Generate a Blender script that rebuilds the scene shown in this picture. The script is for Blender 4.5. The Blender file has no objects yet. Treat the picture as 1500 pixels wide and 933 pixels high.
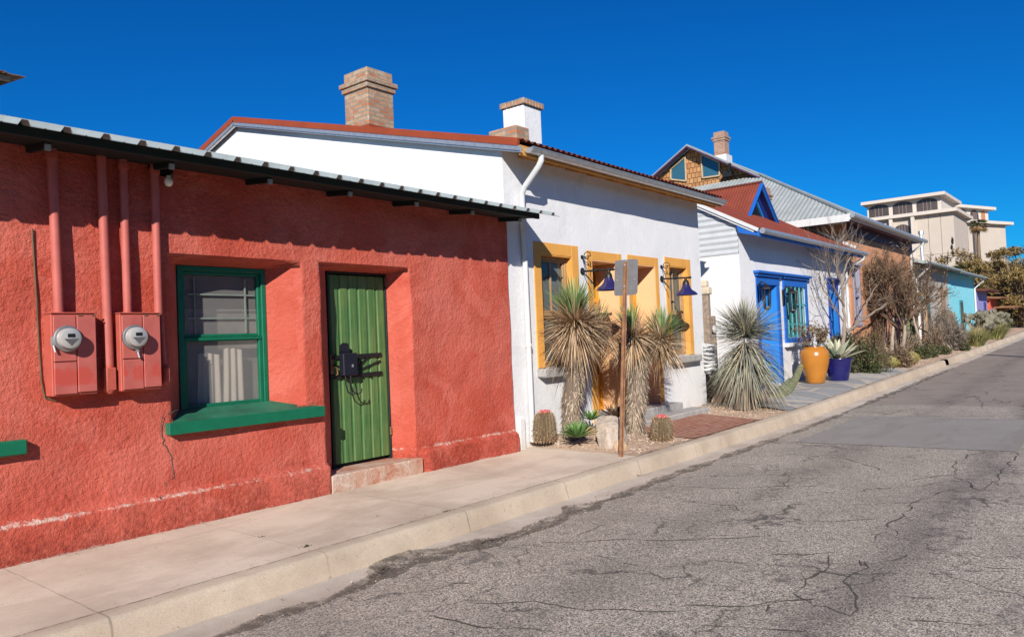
import bpy, math, random
from mathutils import Vector, Matrix, noise
sc = bpy.context.scene
COL = sc.collection
PI = math.pi
rng = random.Random(7)

# ------------------------------------------------------------------ camera
CAMH = 1.65; FPX = 1114.46; YAW, PITCH, ROLL = 0.68028989, 0.0288013, 0.0430326
fw = Vector((math.cos(PITCH)*math.cos(YAW), math.cos(PITCH)*math.sin(YAW), math.sin(PITCH)))
rt = fw.cross(Vector((0, 0, 1))).normalized(); dn = fw.cross(rt)
cr, sr = math.cos(ROLL), math.sin(ROLL)
rt, dn = cr*rt + sr*dn, -sr*rt + cr*dn
cam = bpy.data.objects.new('camera', bpy.data.cameras.new('camera')); COL.objects.link(cam)
cam.data.sensor_width = 36; cam.data.lens = 36*FPX/1500
cam.data.clip_start = 0.05; cam.data.clip_end = 3000
up = -dn; bk = -fw
cam.matrix_world = Matrix(((rt.x, up.x, bk.x, 0), (rt.y, up.y, bk.y, 0), (rt.z, up.z, bk.z, CAMH), (0, 0, 0, 1)))
sc.camera = cam
CC = Vector((0, 0, CAMH))
def ray(x, y): return (rt*(x-750) + dn*(y-466.5) + fw*FPX)/FPX
def PY(x, y, Y): d = ray(x, y); return CC + d*(Y/d.y)          # photo measurement -> point on a plane Y=const
def PX(x, y, X): d = ray(x, y); return CC + d*(X/d.x)
def PD(x, y, dep): return CC + ray(x, y)*dep
def zg(X):                                                    # the street climbs gently away from the camera
    X = min(X, 75.0)
    if X < 11: return 0.0
    if X < 16: return 0.0185*(X-11)**2/10
    return 0.0185*(X-13.5)
def PG(x, y, off=0.17):
    z = off; p = None
    for i in range(40):
        d = ray(x, y)
        if d.z > -1e-4: break
        p = CC + d*((z-CAMH)/d.z); z = off + zg(p.x)
    return p

# ------------------------------------------------------------------ materials
class NT:
    def __init__(s, name):
        s.m = bpy.data.materials.new(name); s.m.use_nodes = True
        s.t = s.m.node_tree; s.n = s.t.nodes; s.n.clear()
        s.out = s.n.new('ShaderNodeOutputMaterial')
        s.b = s.n.new('ShaderNodeBsdfPrincipled'); s.t.links.new(s.b.outputs[0], s.out.inputs[0])
        s.tc = s.n.new('ShaderNodeTexCoord')
    def lk(s, a, b):
        s.t.links.new(a, b)
    def node(s, typ, ins=None, **kw):
        n = s.n.new('ShaderNode'+typ)
        for k, v in kw.items(): setattr(n, k, v)
        for k, v in (ins or {}).items():
            if hasattr(v, 'is_output') or isinstance(v, bpy.types.NodeSocket): s.lk(v, n.inputs[k])
            else: n.inputs[k].default_value = v
        return n
    def obj(s): return s.tc.outputs['Object']
    def noise(s, scale, detail=4, rough=.55, vec=None, dist=0):
        return s.node('TexNoise', {'Vector': vec or s.obj(), 'Scale': scale, 'Detail': detail, 'Roughness': rough, 'Distortion': dist}).outputs['Fac']
    def ramp(s, fac, stops, interp='LINEAR'):
        r = s.node('ValToRGB', {'Fac': fac}); e = r.color_ramp.elements; r.color_ramp.interpolation = interp
        while len(e) < len(stops): e.new(.5)
        for i, (p, c) in enumerate(stops):
            e[i].position = p; e[i].color = (c if isinstance(c, tuple) else (c, c, c)) + (1,)
        return r.outputs['Color']
    def mix(s, fac, a, b, mode='MIX'):
        n = s.n.new('ShaderNodeMix'); n.data_type = 'RGBA'; n.blend_type = mode; n.clamp_factor = True
        for k, v in ((0, fac), (6, a), (7, b)):
            if isinstance(v, bpy.types.NodeSocket): s.lk(v, n.inputs[k])
            elif k == 0: n.inputs[0].default_value = v
            else: n.inputs[k].default_value = (v if len(v) == 4 else v+(1,))
        return n.outputs[2]
    def math(s, op, a, b=0.0, c=0.0, clamp=False):
        n = s.n.new('ShaderNodeMath'); n.operation = op; n.use_clamp = clamp
        for i, v in enumerate((a, b, c)):
            if isinstance(v, bpy.types.NodeSocket): s.lk(v, n.inputs[i])
            else: n.inputs[i].default_value = v
        return n.outputs[0]
    def xyz(s):
        n = s.node('SeparateXYZ', {0: s.obj()}); return n.outputs
    def comb(s, x, y, z=0.0):
        n = s.n.new('ShaderNodeCombineXYZ')
        for i, v in enumerate((x, y, z)):
            if isinstance(v, bpy.types.NodeSocket): s.lk(v, n.inputs[i])
            else: n.inputs[i].default_value = v
        return n.outputs[0]
    def bump(s, h, strength=.3, dist=.02, prev=None):
        n = s.node('Bump', {'Height': h, 'Strength': strength, 'Distance': dist})
        if prev is not None: s.lk(prev, n.inputs['Normal'])
        s.lk(n.outputs[0], s.b.inputs['Normal']); return n.outputs[0]
    def fin(s, col, rough=.8, metal=0.0, spec=.5):
        for k, v in (('Base Color', col), ('Roughness', rough), ('Metallic', metal), ('Specular IOR Level', spec)):
            if isinstance(v, bpy.types.NodeSocket): s.lk(v, s.b.inputs[k])
            else: s.b.inputs[k].default_value = (v+(1,)) if isinstance(v, tuple) else v
        return s.m

def simple(name, c, rough=.7, var=.18, scale=6.0, metal=0.0, bump=0.0, bscale=60.0, spec=.4):
    t = NT(name)
    n = t.noise(scale, 5, .6)
    lo = tuple(v*(1-var) for v in c); hi = tuple(min(1, v*(1+var)) for v in c)
    col = t.ramp(n, [(.3, lo), (.7, hi)])
    if bump: t.bump(t.noise(bscale, 4, .6), bump, .01)
    return t.fin(col, rough, metal, spec)

def stucco(name, c, c2, c3, fine=70.0, strength=.55, zwear=None, wearcol=(.62, .5, .43), rough=.92, streak=.0, low=0.0):
    t = NT(name)
    big = t.noise(.7, 5, .6); mid = t.noise(3.2, 6, .65)
    col = t.mix(t.ramp(big, [(.38, 0.0), (.62, 1.0)]), c, c2)
    col = t.mix(t.ramp(mid, [(.5, 0.0), (.72, .7)]), col, c3)
    pt_ = t.noise(1.6, 8, .72, None, 1.2); col = t.mix(t.ramp(pt_, [(.52, 0.0), (.57, .45), (.75, .65)]), col, tuple(min(1, v*1.12+.02) for v in c2))
    dkp = t.noise(.9, 7, .7, None, .9); col = t.mix(t.ramp(dkp, [(.30, .5), (.42, .0)]), col, tuple(v*.62 for v in c))
    grain = t.noise(fine*1.7, 3, .7)
    col = t.mix(.34, col, t.ramp(grain, [(.3, tuple(v*.62 for v in c)), (.7, tuple(min(1, v*1.22) for v in c))]))
    x, y, z = t.xyz()
    if zwear:
        # efflorescence and chipped paint above the plinth line and at the foot of the wall
        w = t.math('ADD', t.math('MULTIPLY', t.noise(3.2, 8, .78), .6), t.math('MULTIPLY', t.noise(17, 7, .8), .42)); w2 = t.noise(38, 5, .8)
        band = t.math('SUBTRACT', 1.0, t.math('MULTIPLY', t.math('ABSOLUTE', t.math('SUBTRACT', z, zwear)), 6.5), clamp=True)
        foot = t.math('SUBTRACT', 1.0, t.math('MULTIPLY', t.math('SUBTRACT', z, .17), 9.0), clamp=True)
        mk = t.math('MULTIPLY', t.math('MAXIMUM', band, foot), w)
        mk = t.math('ADD', mk, t.math('MULTIPLY', w2, .16))
        col = t.mix(t.ramp(mk, [(.555, 0.0), (.605, .75)]), col, wearcol)
        dk = t.math('MULTIPLY', t.math('MULTIPLY', t.noise(2.3, 6, .7), t.noise(30, 4, .7)), t.math('SUBTRACT', 1.0, t.math('MULTIPLY', z, .9), clamp=True))
        col = t.mix(t.ramp(dk, [(.13, 0.0), (.24, .6)]), col, tuple(v*.35 for v in c))
    if low:
        lw = t.math('MULTIPLY', t.math('SUBTRACT', 1.0, t.math('MULTIPLY', t.math('SUBTRACT', z, .15), 1.0/low), clamp=True), t.noise(4.0, 6, .7))
        col = t.mix(t.ramp(lw, [(.25, 0.0), (.6, .6)]), col, (.5, .42, .34))
    if streak:
        sv = t.noise(1.0, 5, .6, t.comb(t.math('MULTIPLY', t.math('ADD', x, y), 5.0), 0.0, t.math('MULTIPLY', z, .35)))
        col = t.mix(t.ramp(sv, [(.52, 0.0), (.75, streak)]), col, tuple(v*.72 for v in c))
    wmask = t.ramp(t.noise(1.3, 5, .65, None, .8), [(.3, .25), (.7, 1.0)])
    h1 = t.math('MULTIPLY', t.noise(fine, 5, .6), wmask); h2 = t.noise(fine*.3, 4, .6); h0 = t.noise(fine*.07, 4, .55, None, 1.0)
    n = t.bump(h0, strength*.16, .08); n = t.bump(h2, strength*.7, .03, n); t.bump(h1, strength, .012, n)
    return t.fin(col, rough, 0.0, .25)

M = {}
M['red'] = stucco('red_stucco', (.465, .077, .046), (.545, .150, .112), (.375, .053, .032), 88, .85, .45, streak=.5)
M['redpaint'] = simple('red_painted_metal', (.40, .085, .06), .55, .12, 9)
def mat_box():
    t = NT('touched_up_red_paint'); x, y, z = t.xyz(); n = t.noise(6, 5, .6)
    col = t.ramp(n, [(.3, (.37, .082, .066)), (.7, (.45, .115, .095))])
    band = t.math('SUBTRACT', 1.0, t.math('DIVIDE', t.math('ABSOLUTE', t.math('SUBTRACT', z, 1.52)), .10), clamp=True)
    k = t.math('MULTIPLY', band, t.ramp(t.noise(1.0, 5, .65, t.comb(t.math('MULTIPLY', x, 11.0), 0.0, t.math('MULTIPLY', z, 5.0))), [(.40, 0.0), (.56, 1.0)]))
    col = t.mix(t.ramp(k, [(.18, 0.0), (.42, .75)]), col, (.45, .055, .036))
    col = t.mix(t.ramp(t.noise(40, 4, .7), [(.62, 0.0), (.72, .5)]), col, (.2, .06, .045))
    return t.fin(col, .62)
M['redfade'] = mat_box()
M['white'] = stucco('white_stucco', (.70, .705, .72), (.66, .668, .69), (.72, .715, .70), 40, .22, streak=.10, low=.45)
M['white2'] = stucco('white_stucco_warm', (.69, .692, .71), (.64, .645, .67), (.72, .71, .695), 35, .22, streak=.10, low=.9)
M['brown'] = stucco('terracotta_stucco', (.57, .285, .16), (.51, .235, .13), (.61, .34, .21), 30, .3, streak=.4)
M['teal'] = stucco('turquoise_stucco', (.22, .60, .70), (.20, .56, .68), (.26, .62, .72), 30, .25, streak=.15)
M['grayw'] = stucco('grey_stucco', (.40, .37, .34), (.36, .33, .30), (.46, .42, .38), 30, .3, streak=.3)
M['purple'] = stucco('lavender_stucco', (.27, .25, .50), (.24, .22, .46), (.3, .28, .52), 30, .25)
M['orangew'] = simple('vermilion_paint', (.55, .10, .05), .8)
M['green'] = simple('green_gloss_paint', (.006, .125, .065), .38, .12, 8)
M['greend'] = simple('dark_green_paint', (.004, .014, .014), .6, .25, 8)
M['sillg'] = simple('dusty_green_paint', (.015, .125, .072), .7, .35, 5)
M['yellow'] = simple('ochre_yellow_paint', (.66, .32, .07), .8, .08, 3, bump=.12)
M['peach'] = simple('peach_paint', (.74, .44, .23), .85, .06, 2, bump=.12)
M['ydoor'] = simple('golden_door_paint', (.66, .27, .02), .45, .08, 4)
M['blue'] = simple('cobalt_paint', (.014, .115, .45), .5, .1, 4)
M['blued'] = simple('ultramarine_paint', (.02, .06, .32), .5, .12, 5)
M['bluel'] = simple('azure_wall_paint', (.012, .20, .62), .7, .06, 2)
M['tealbar'] = simple('teal_bar_paint', (.07, .27, .30), .5)
M['violet'] = simple('violet_paint', (.065, .028, .075), .6)
M['orangewood'] = simple('orange_stained_wood', (.56, .26, .06), .7, .2, 12)
M['brownframe'] = simple('tan_frame_paint', (.36, .22, .11), .6)
M['conc_s'] = simple('grey_concrete', (.34, .33, .32), .9, .18, 9, bump=.3, bscale=40)
M['black'] = simple('black_iron', (.012, .012, .014), .45, .2, 20)
M['blackbox'] = simple('black_enamel', (.012, .013, .022), .35, .15, 20)
M['steel'] = simple('galvanized_steel', (.56, .57, .58), .42, .15, 14, metal=.75)
M['zinc'] = simple('zinc_roof', (.29, .335, .34), .55, .14, 3, metal=.2)
M['zinc_d'] = simple('weathered_grey_roof', (.36, .39, .39), .6, .15, 2, metal=.2)
M['whitepipe'] = simple('pale_metal_pipe', (.56, .57, .58), .5, .06, 8)
M['redroof'] = simple('red_oxide_roof', (.20, .045, .025), .6, .18, 2.5)
M['brownroof'] = simple('brown_oxide_roof', (.105, .028, .018), .65, .25, 4)
M['redcap'] = simple('rust_red_flashing', (.26, .048, .016), .6, .12, 3)
M['lampblue'] = simple('cobalt_enamel', (.020, .017, .085), .22, .06, 6, spec=.6)
M['navy'] = simple('navy_glaze', (.010, .010, .10), .2, .2, 4, spec=.6)
M['ypot'] = simple('amber_glaze', (.42, .165, .022), .24, .14, 2.2, spec=.6)
M['dkpot'] = simple('dark_glaze', (.03, .03, .045), .35)
M['signback'] = simple('bare_aluminium', (.135, .13, .135), .5, .12, 12, metal=.35)
M['wood_old'] = simple('weathered_wood', (.26, .20, .155), .9, .35, 14, bump=.4, bscale=30)
M['cabletan'] = simple('old_cable', (.10, .085, .05), .8)
M['bulb'] = simple('bulb_glass', (.75, .72, .6), .3, .03)
M['shingle_trim'] = simple('gable_trim', (.45, .33, .2), .8)
M['bars'] = simple('grey_glazing_bars', (.15, .19, .17), .7)
M['curtain'] = simple('cream_curtain', (.68, .60, .50), .9, .06, 5)
M['blind'] = simple('grey_blind', (.17, .165, .16), .9, .12, 3)
M['wblind'] = simple('pale_grey_blind', (.21, .205, .20), .9, .15, 2)
M['lilacframe'] = simple('lilac_frame_paint', (.26, .25, .33), .6)
M['mglass'] = simple('meter_dome', (.40, .40, .39), .25, .1, 10, metal=.2)
M['steeld'] = simple('dull_steel', (.30, .30, .30), .45, .2, 14, metal=.7)
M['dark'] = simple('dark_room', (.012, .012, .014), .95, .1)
M['aptwall'] = simple('cream_precast', (.47, .41, .355), .9, .04, .6)
M['apttrim'] = simple('pale_precast', (.55, .495, .44), .9, .04, .6)
M['aptglass'] = simple('tinted_glass', (.075, .06, .055), .2, .3, .5)
M['aptbrown'] = simple('brown_panel', (.20, .15, .13), .5, .15, .5)

def mat_pole():
    t = NT('rusty_steel'); n = t.noise(9, 6, .7)
    col = t.ramp(n, [(.3, (.11, .05, .025)), (.5, (.21, .10, .048)), (.72, (.32, .18, .09))])
    return t.fin(col, .75, .1)
M['rust'] = mat_pole()

def mat_greendoor():
    t = NT('scraped_green_paint'); x, y, z = t.xyz()
    s = t.noise(1.0, 6, .65, t.comb(t.math('MULTIPLY', x, 34.0), 0.0, t.math('MULTIPLY', z, 1.6)))
    n = t.noise(3.0, 5, .6)
    k = t.math('ADD', t.math('MULTIPLY', s, .75), t.math('MULTIPLY', n, .35))
    col = t.ramp(k, [(.38, (.03, .105, .03)), (.52, (.058, .145, .042)), (.67, (.13, .18, .056)), (.82, (.30, .275, .09))])
    return t.fin(col, .6)
M['gdoor'] = mat_greendoor()

def mat_brick(name, c1, c2, mortar, plane='wall', w=.21, h=.075, mort=.012, bump=.6, pale=.35):
    t = NT(name); x, y, z = t.xyz()
    v = t.comb(t.math('ADD', x, y), z) if plane == 'wall' else t.comb(x, y)
    d = t.node('TexNoise', {'Vector': t.obj(), 'Scale': 9.0, 'Detail': 3.0})
    vv = t.node('VectorMath', operation='ADD'); sc_ = t.node('VectorMath', operation='SCALE')
    sub = t.node('VectorMath', operation='SUBTRACT'); t.lk(d.outputs['Color'], sub.inputs[0]); sub.inputs[1].default_value = (.5, .5, .5)
    t.lk(sub.outputs[0], sc_.inputs[0]); sc_.inputs['Scale'].default_value = .025
    t.lk(v, vv.inputs[0]); t.lk(sc_.outputs[0], vv.inputs[1])
    b = t.node('TexBrick', {'Vector': vv.outputs[0], 'Color1': c1+(1,), 'Color2': c2+(1,), 'Mortar': mortar+(1,), 'Scale': 1.0,
                            'Mortar Size': mort, 'Mortar Smooth': .2, 'Bias': .0, 'Brick Width': w, 'Row Height': h})
    col = t.mix(t.ramp(t.noise(7, 5, .7), [(.5, 0.0), (.68, pale)]), b.outputs['Color'], (.50, .42, .34))
    col = t.mix(t.ramp(t.noise(30, 4, .7), [(.45, 0.0), (.75, .4)]), col, tuple(q*.45 for q in c2))
    n = t.bump(b.outputs['Fac'], -bump, .012); t.bump(t.noise(60, 4, .7), .5, .01, n)
    return t.fin(col, .92, 0, .2)
M['brick'] = mat_brick('old_brick', (.40, .145, .07), (.42, .30, .20), (.25, .21, .17), pale=.6, bump=1.0, mort=.016)
M['brickred'] = mat_brick('dark_brick', (.30, .12, .075), (.36, .2, .13), (.30, .27, .24))
M['pave'] = mat_brick('paving_brick', (.27, .085, .05), (.34, .15, .10), (.36, .27, .22), 'floor', .20, .10, .010, .5, .35)
M['shingle'] = mat_brick('cedar_shingle', (.36, .16, .06), (.50, .27, .12), (.05, .025, .015), 'wall', .16, .20, .012, 1.0, .15)

def mat_road():
    t = NT('asphalt'); x, y, z = t.xyz()
    sp = t.node('TexVoronoi', {'Vector': t.obj(), 'Scale': 130.0}).outputs['Color']
    spb = t.node('SeparateColor', {0: sp}).outputs[0]
    fine = t.noise(160, 3, .7); big = t.noise(.9, 6, .62)
    near = t.ramp(spb, [(.0, (.07, .067, .062)), (.25, (.24, .217, .186)), (.55, (.42, .365, .303)), (.85, (.60, .51, .415)), (1.0, (.80, .71, .60))])
    far = t.ramp(t.noise(40, 4, .7), [(.3, (.265, .222, .192)), (.7, (.325, .272, .235))])
    # the surface was relaid beyond the patch: smoother and a little redder
    k = t.math('SUBTRACT', x, 16.2)
    col = t.mix(t.math('MULTIPLY', k, 3.0, clamp=True), near, far)
    col = t.mix(t.ramp(big, [(.36, .4), (.62, 0.0)]), col, (.19, .168, .143))
    # tyre-polished oil bands along the lane, wavering
    yy = t.math('ADD', y, t.math('MULTIPLY', t.math('SUBTRACT', t.noise(.55, 4, .6), .5), .9))
    for yc, wd, st in ((1.38, .34, .62), (2.95, .35, .35)):
        bd = t.math('SUBTRACT', 1.0, t.math('DIVIDE', t.math('ABSOLUTE', t.math('SUBTRACT', yy, yc)), wd), clamp=True)
        bd = t.math('MULTIPLY', bd, t.math('ADD', t.noise(2.2, 5, .7), .1))
        col = t.mix(t.math('MULTIPLY', bd, st), col, (.025, .025, .027))
    st = t.math('MULTIPLY', t.noise(1.3, 3, .5), t.noise(9, 5, .7))
    col = t.mix(t.ramp(st, [(.31, 0.0), (.40, .55)]), col, (.04, .039, .04))
    wv = t.node('TexNoise', {'Vector': t.obj(), 'Scale': 3.0, 'Detail': 5.0}); wo_ = t.node('VectorMath', operation='MULTIPLY_ADD'); t.lk(wv.outputs['Color'], wo_.inputs[0]); wo_.inputs[1].default_value = (.55, .55, .0); t.lk(t.obj(), wo_.inputs[2])
    for scl, wd, lo_, am in ((.75, .010, .44, .75), (2.0, .016, .52, .6)):
        vd = t.node('TexVoronoi', {'Vector': wo_.outputs[0], 'Scale': scl}, feature='DISTANCE_TO_EDGE').outputs['Distance']
        ln = t.ramp(vd, [(0.0, 1.0), (wd*.4, .8), (wd, 0.0)]); mk = t.ramp(t.noise(.8+scl*.3, 4, .6), [(lo_, 0.0), (lo_+.1, 1.0)])
        col = t.mix(t.math('MULTIPLY', t.math('MULTIPLY', ln, mk), am), col, (.05, .047, .044))
    n = t.bump(spb, .45, .008); t.bump(t.noise(12, 4, .6), .3, .02, n)
    return t.fin(col, .88, 0, .3)
M['road'] = mat_road()
def mat_speck(name, c, scale=120, amt=.25, stain=(.5, .45, .4), bump=.2, joint=None, rough=.92, dirt=.5):
    t = NT(name); x, y, z = t.xyz()
    n = t.noise(scale, 3, .7); big = t.noise(1.1, 6, .65)
    col = t.ramp(n, [(.3, tuple(v*(1-amt) for v in c)), (.7, tuple(v*(1+amt) for v in c))])
    col = t.mix(t.ramp(big, [(.42, 0.0), (.68, dirt)]), col, tuple(v*s for v, s in zip(c, stain)))
    sp = t.math('MULTIPLY', t.noise(5, 6, .75), t.noise(38, 3, .6))
    col = t.mix(t.ramp(sp, [(.36, 0.0), (.42, .6)]), col, tuple(v*.4 for v in c))
    sm = t.noise(1.0, 6, .7, t.comb(t.math('MULTIPLY', x, .55), t.math('MULTIPLY', y, 2.2)), .8)
    col = t.mix(t.ramp(sm, [(.50, 0.0), (.62, .45), (.66, .2), (.8, .5)]), col, tuple(v*s for v, s in zip(c, (.70, .67, .64))))
    if joint:
        px, off, wd = joint
        xx = t.math('ADD', x, t.math('MULTIPLY', t.math('SUBTRACT', t.noise(6, 3), .5), .03))
        fr = t.math('FRACT', t.math('DIVIDE', t.math('SUBTRACT', xx, off), px))
        d = t.math('MULTIPLY', t.math('MINIMUM', fr, t.math('SUBTRACT', 1.0, fr)), px)
        j = t.math('LESS_THAN', d, wd)
        col = t.mix(t.math('MULTIPLY', t.math('MULTIPLY', j, .62), t.ramp(t.noise(3.0, 4, .7), [(.35, .25), (.6, 1.0)])), col, tuple(v*.3 for v in c))
    if name.startswith('kerb'):
        bl = t.math('MULTIPLY', t.math('GREATER_THAN', y, 4.62+.168), t.ramp(t.noise(14, 5, .75), [(.42, 0.0), (.55, .75)])); col = t.mix(bl, col, tuple(v*.32 for v in c))
        pk = t.noise(26, 5, .8); col = t.mix(t.ramp(pk, [(.60, 0.0), (.67, .6)]), col, tuple(v*.45 for v in c))
    t.bump(n, bump, .006)
    return t.fin(col, rough, 0, .25)
M['walk'] = mat_speck('sidewalk_concrete', (.645, .553, .447), 140, .14, (.62, .58, .56), .15, (1.52, 1.945, .005), dirt=.75)
M['kerb'] = mat_speck('kerb_concrete', (.50, .415, .325), 110, .18, (.62, .58, .56), .25, (1.52, 1.945, .007), dirt=.6)
M['pan'] = mat_speck('gutter_concrete', (.54, .47, .40), 100, .2, (.60, .56, .52), .25, dirt=.7)
M['soil'] = mat_speck('decomposed_granite', (.50, .37, .275), 55, .32, (.6, .55, .5), .7, dirt=.5)
M['earth'] = mat_speck('dry_earth', (.26, .19, .14), 30, .25, (.6, .6, .6), .5)
M['patch'] = mat_speck('road_patch', (.285, .262, .243), 150, .26, (.8, .8, .8), .25, dirt=.5)
M['tar'] = mat_speck('tar_crack', (.10, .092, .083), 60, .4, bump=.3)
def mat_dirt():
    t = NT('gutter_dirt'); n = t.noise(30, 5, .7); col = t.ramp(n, [(.3, (.075, .062, .05)), (.7, (.19, .155, .12))])
    a = t.ramp(t.math('ADD', t.math('MULTIPLY', t.noise(6, 6, .75), .7), t.math('MULTIPLY', t.noise(45, 3, .7), .4)), [(.47, 0.0), (.62, .85)]); t.lk(a, t.b.inputs['Alpha'])
    return t.fin(col, .95)
M['dirt'] = mat_dirt()
M['dirt_old'] = mat_speck('gutter_dirt', (.17, .14, .115), 60, .4, bump=.6)

def mat_flag():
    t = NT('flagstone'); vo = t.node('TexVoronoi', {'Vector': t.obj(), 'Scale': .95}, feature='DISTANCE_TO_EDGE')
    vc = t.node('TexVoronoi', {'Vector': t.obj(), 'Scale': .95})
    g = t.node('SeparateColor', {0: vc.outputs['Color']}).outputs[0]
    c = t.ramp(g, [(.0, (.25, .255, .255)), (.5, (.34, .335, .325)), (1.0, (.44, .41, .37))])
    c = t.mix(t.ramp(t.noise(7, 6, .7), [(.4, 0.0), (.7, .5)]), c, (.16, .165, .17))
    j = t.ramp(vo.outputs['Distance'], [(.0, 1.0), (.03, 1.0), (.05, 0.0)])
    c = t.mix(j, c, (.44, .38, .31))
    t.bump(t.math('SUBTRACT', t.noise(20, 5, .6), j), .4, .02)
    return t.fin(c, .8)
M['flag'] = mat_flag()

def mat_rock(name, a, b, c):
    t = NT(name); n = t.noise(3.5, 7, .68, None, .6); f = t.noise(26, 5, .7)
    col = t.ramp(n, [(.32, a), (.5, b), (.66, c)])
    col = t.mix(t.ramp(f, [(.5, 0.0), (.7, .45)]), col, tuple(v*.4 for v in a))
    q = t.bump(n, .6, .04); t.bump(f, .6, .012, q)
    return t.fin(col, .9, 0, .2)
M['rock'] = mat_rock('pale_boulder_stone', (.24, .185, .14), (.40, .335, .275), (.46, .40, .345))
M['rock2'] = mat_rock('tan_boulder_stone', (.34, .20, .11), (.46, .31, .19), (.52, .4, .28))
M['rock3'] = mat_rock('brown_stone', (.20, .11, .06), (.33, .2, .12), (.42, .3, .2))

def leafmat(name, stops, rough=.6, trans=.0):
    t = NT(name); a = t.node('Attribute'); a.attribute_name = 'tint'
    col = t.ramp(a.outputs['Fac'], stops)
    return t.fin(col, rough, 0, .3)
M['yg'] = leafmat('yucca_green_blades', [(0, (.06, .15, .045)), (.45, (.13, .24, .08)), (.75, (.24, .30, .13)), (1, (.42, .33, .17))])
M['yd'] = leafmat('yucca_dry_blades', [(0, (.10, .06, .035)), (.3, (.27, .175, .10)), (.7, (.47, .33, .20)), (1, (.66, .52, .36))], .8)
M['ysh'] = leafmat('yucca_shag', [(0, (.09, .068, .052)), (.35, (.23, .18, .135)), (.7, (.40, .315, .235)), (1, (.58, .48, .37))], .9)
M['bl'] = leafmat('grey_blue_blades', [(0, (.11, .125, .10)), (.4, (.235, .245, .20)), (.75, (.38, .365, .29)), (.9, (.45, .37, .26)), (1, (.20, .30, .10))])
M['bld'] = leafmat('bleached_blades', [(0, (.13, .10, .075)), (.5, (.27, .215, .155)), (1, (.42, .34, .24))], .8)
M['aga'] = leafmat('agave_green', [(0, (.05, .12, .03)), (1, (.13, .25, .07))], .5)
M['agv'] = leafmat('variegated_agave', [(0, (.18, .24, .17)), (.5, (.36, .40, .30)), (1, (.56, .54, .40))], .5)
M['dka'] = leafmat('dried_agave_brown', [(0, (.045, .028, .02)), (.7, (.13, .08, .05)), (1, (.3, .2, .12))], .8)
M['shr'] = leafmat('shrub_green', [(0, (.025, .036, .014)), (.6, (.062, .078, .028)), (1, (.14, .115, .055))])
M['shrb'] = leafmat('shrub_brown', [(0, (.07, .045, .028)), (.6, (.16, .105, .062)), (1, (.26, .18, .11))], .8)
M['shrg'] = leafmat('shrub_grey', [(0, (.07, .06, .05)), (.6, (.14, .115, .095)), (1, (.22, .185, .15))], .8)
M['mesq'] = leafmat('mesquite_olive', [(0, (.06, .045, .016)), (.4, (.15, .105, .034)), (.75, (.25, .165, .055)), (1, (.36, .25, .10))])
M['grs'] = leafmat('bunch_grass', [(0, (.05, .085, .02)), (.5, (.13, .15, .04)), (1, (.42, .33, .17))], .8)
M['grsd'] = leafmat('straw_plumes', [(0, (.25, .19, .09)), (1, (.5, .40, .24))], .9)
M['palmg'] = leafmat('palm_fronds', [(0, (.06, .09, .03)), (.6, (.12, .17, .05)), (1, (.3, .24, .1))])
M['palmd'] = leafmat('palm_dry_fronds', [(0, (.12, .075, .035)), (1, (.34, .22, .10))], .8)
M['peb'] = leafmat('gravel_bits', [(0, (.22, .15, .11)), (.6, (.40, .29, .21)), (1, (.6, .5, .42))], .9)
M['twig'] = simple('grey_twigs', (.24, .19, .15), .9, .25, 20)
M['twigb'] = simple('brown_twigs', (.13, .085, .055), .9, .3, 20)
M['bark'] = simple('pale_bark', (.33, .28, .23), .9, .25, 12, bump=.4)
M['palmbark'] = simple('palm_bark', (.20, .14, .09), .9, .3, 8)
def mat_cactus(name, c, c2):
    t = NT(name); return t.fin(t.ramp(t.noise(14, 4, .6), [(.35, c), (.65, c2)]), .7)
M['barrel'] = mat_cactus('barrel_cactus_skin', (.085, .062, .035), (.135, .098, .05))
M['spine'] = leafmat('cactus_spines', [(0, (.20, .07, .04)), (.5, (.42, .27, .16)), (1, (.62, .47, .3))], .6)
M['spiney'] = leafmat('golden_spines', [(0, (.30, .26, .06)), (1, (.55, .45, .13))], .6)
M['pinkfl'] = leafmat('pink_fruit', [(0, (.40, .05, .09)), (1, (.55, .14, .12))], .6)
M['pear'] = mat_cactus('prickly_pear_skin', (.12, .12, .085), (.19, .17, .12))
M['cereus'] = mat_cactus('columnar_cactus_skin', (.08, .12, .05), (.15, .18, .08))

def mat_glass(name, tint=(.85, .9, .9), screen=0.0, gray=(.3, .3, .3), refl=1.0):
    t = NT(name); t.n.remove(t.b)
    tr = t.node('BsdfTransparent', {'Color': tint+(1,)})
    gl = t.node('BsdfGlossy', {'Color': (1, 1, 1, 1), 'Roughness': .015})
    fr = t.node('Fresnel', {'IOR': 1.5}).outputs[0]
    if refl != 1.0: fr = t.math('MULTIPLY', fr, refl, clamp=True)
    mx = t.node('MixShader'); t.lk(fr, mx.inputs[0]); t.lk(tr.outputs[0], mx.inputs[1]); t.lk(gl.outputs[0], mx.inputs[2])
    ge = t.n.new('ShaderNodeNewGeometry'); t.lk(t.math('MULTIPLY', fr, t.math('SUBTRACT', 1.0, ge.outputs['Backfacing'])), mx.inputs[0])
    o = mx.outputs[0]
    if screen:
        df = t.node('BsdfDiffuse', {'Color': gray+(1,)})
        m2 = t.node('MixShader', {0: screen}); t.lk(o, m2.inputs[1]); t.lk(df.outputs[0], m2.inputs[2]); o = m2.outputs[0]
    t.lk(o, t.out.inputs[0]); return t.m
M['glass'] = mat_glass('window_glass', refl=.7)
M['glassd'] = mat_glass('dusty_window_glass', (.9, .9, .9), .20, (.40, .39, .38))
M['screen'] = mat_glass('insect_screen', (.9, .9, .9), .42, (.33, .31, .30), .0)

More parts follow.
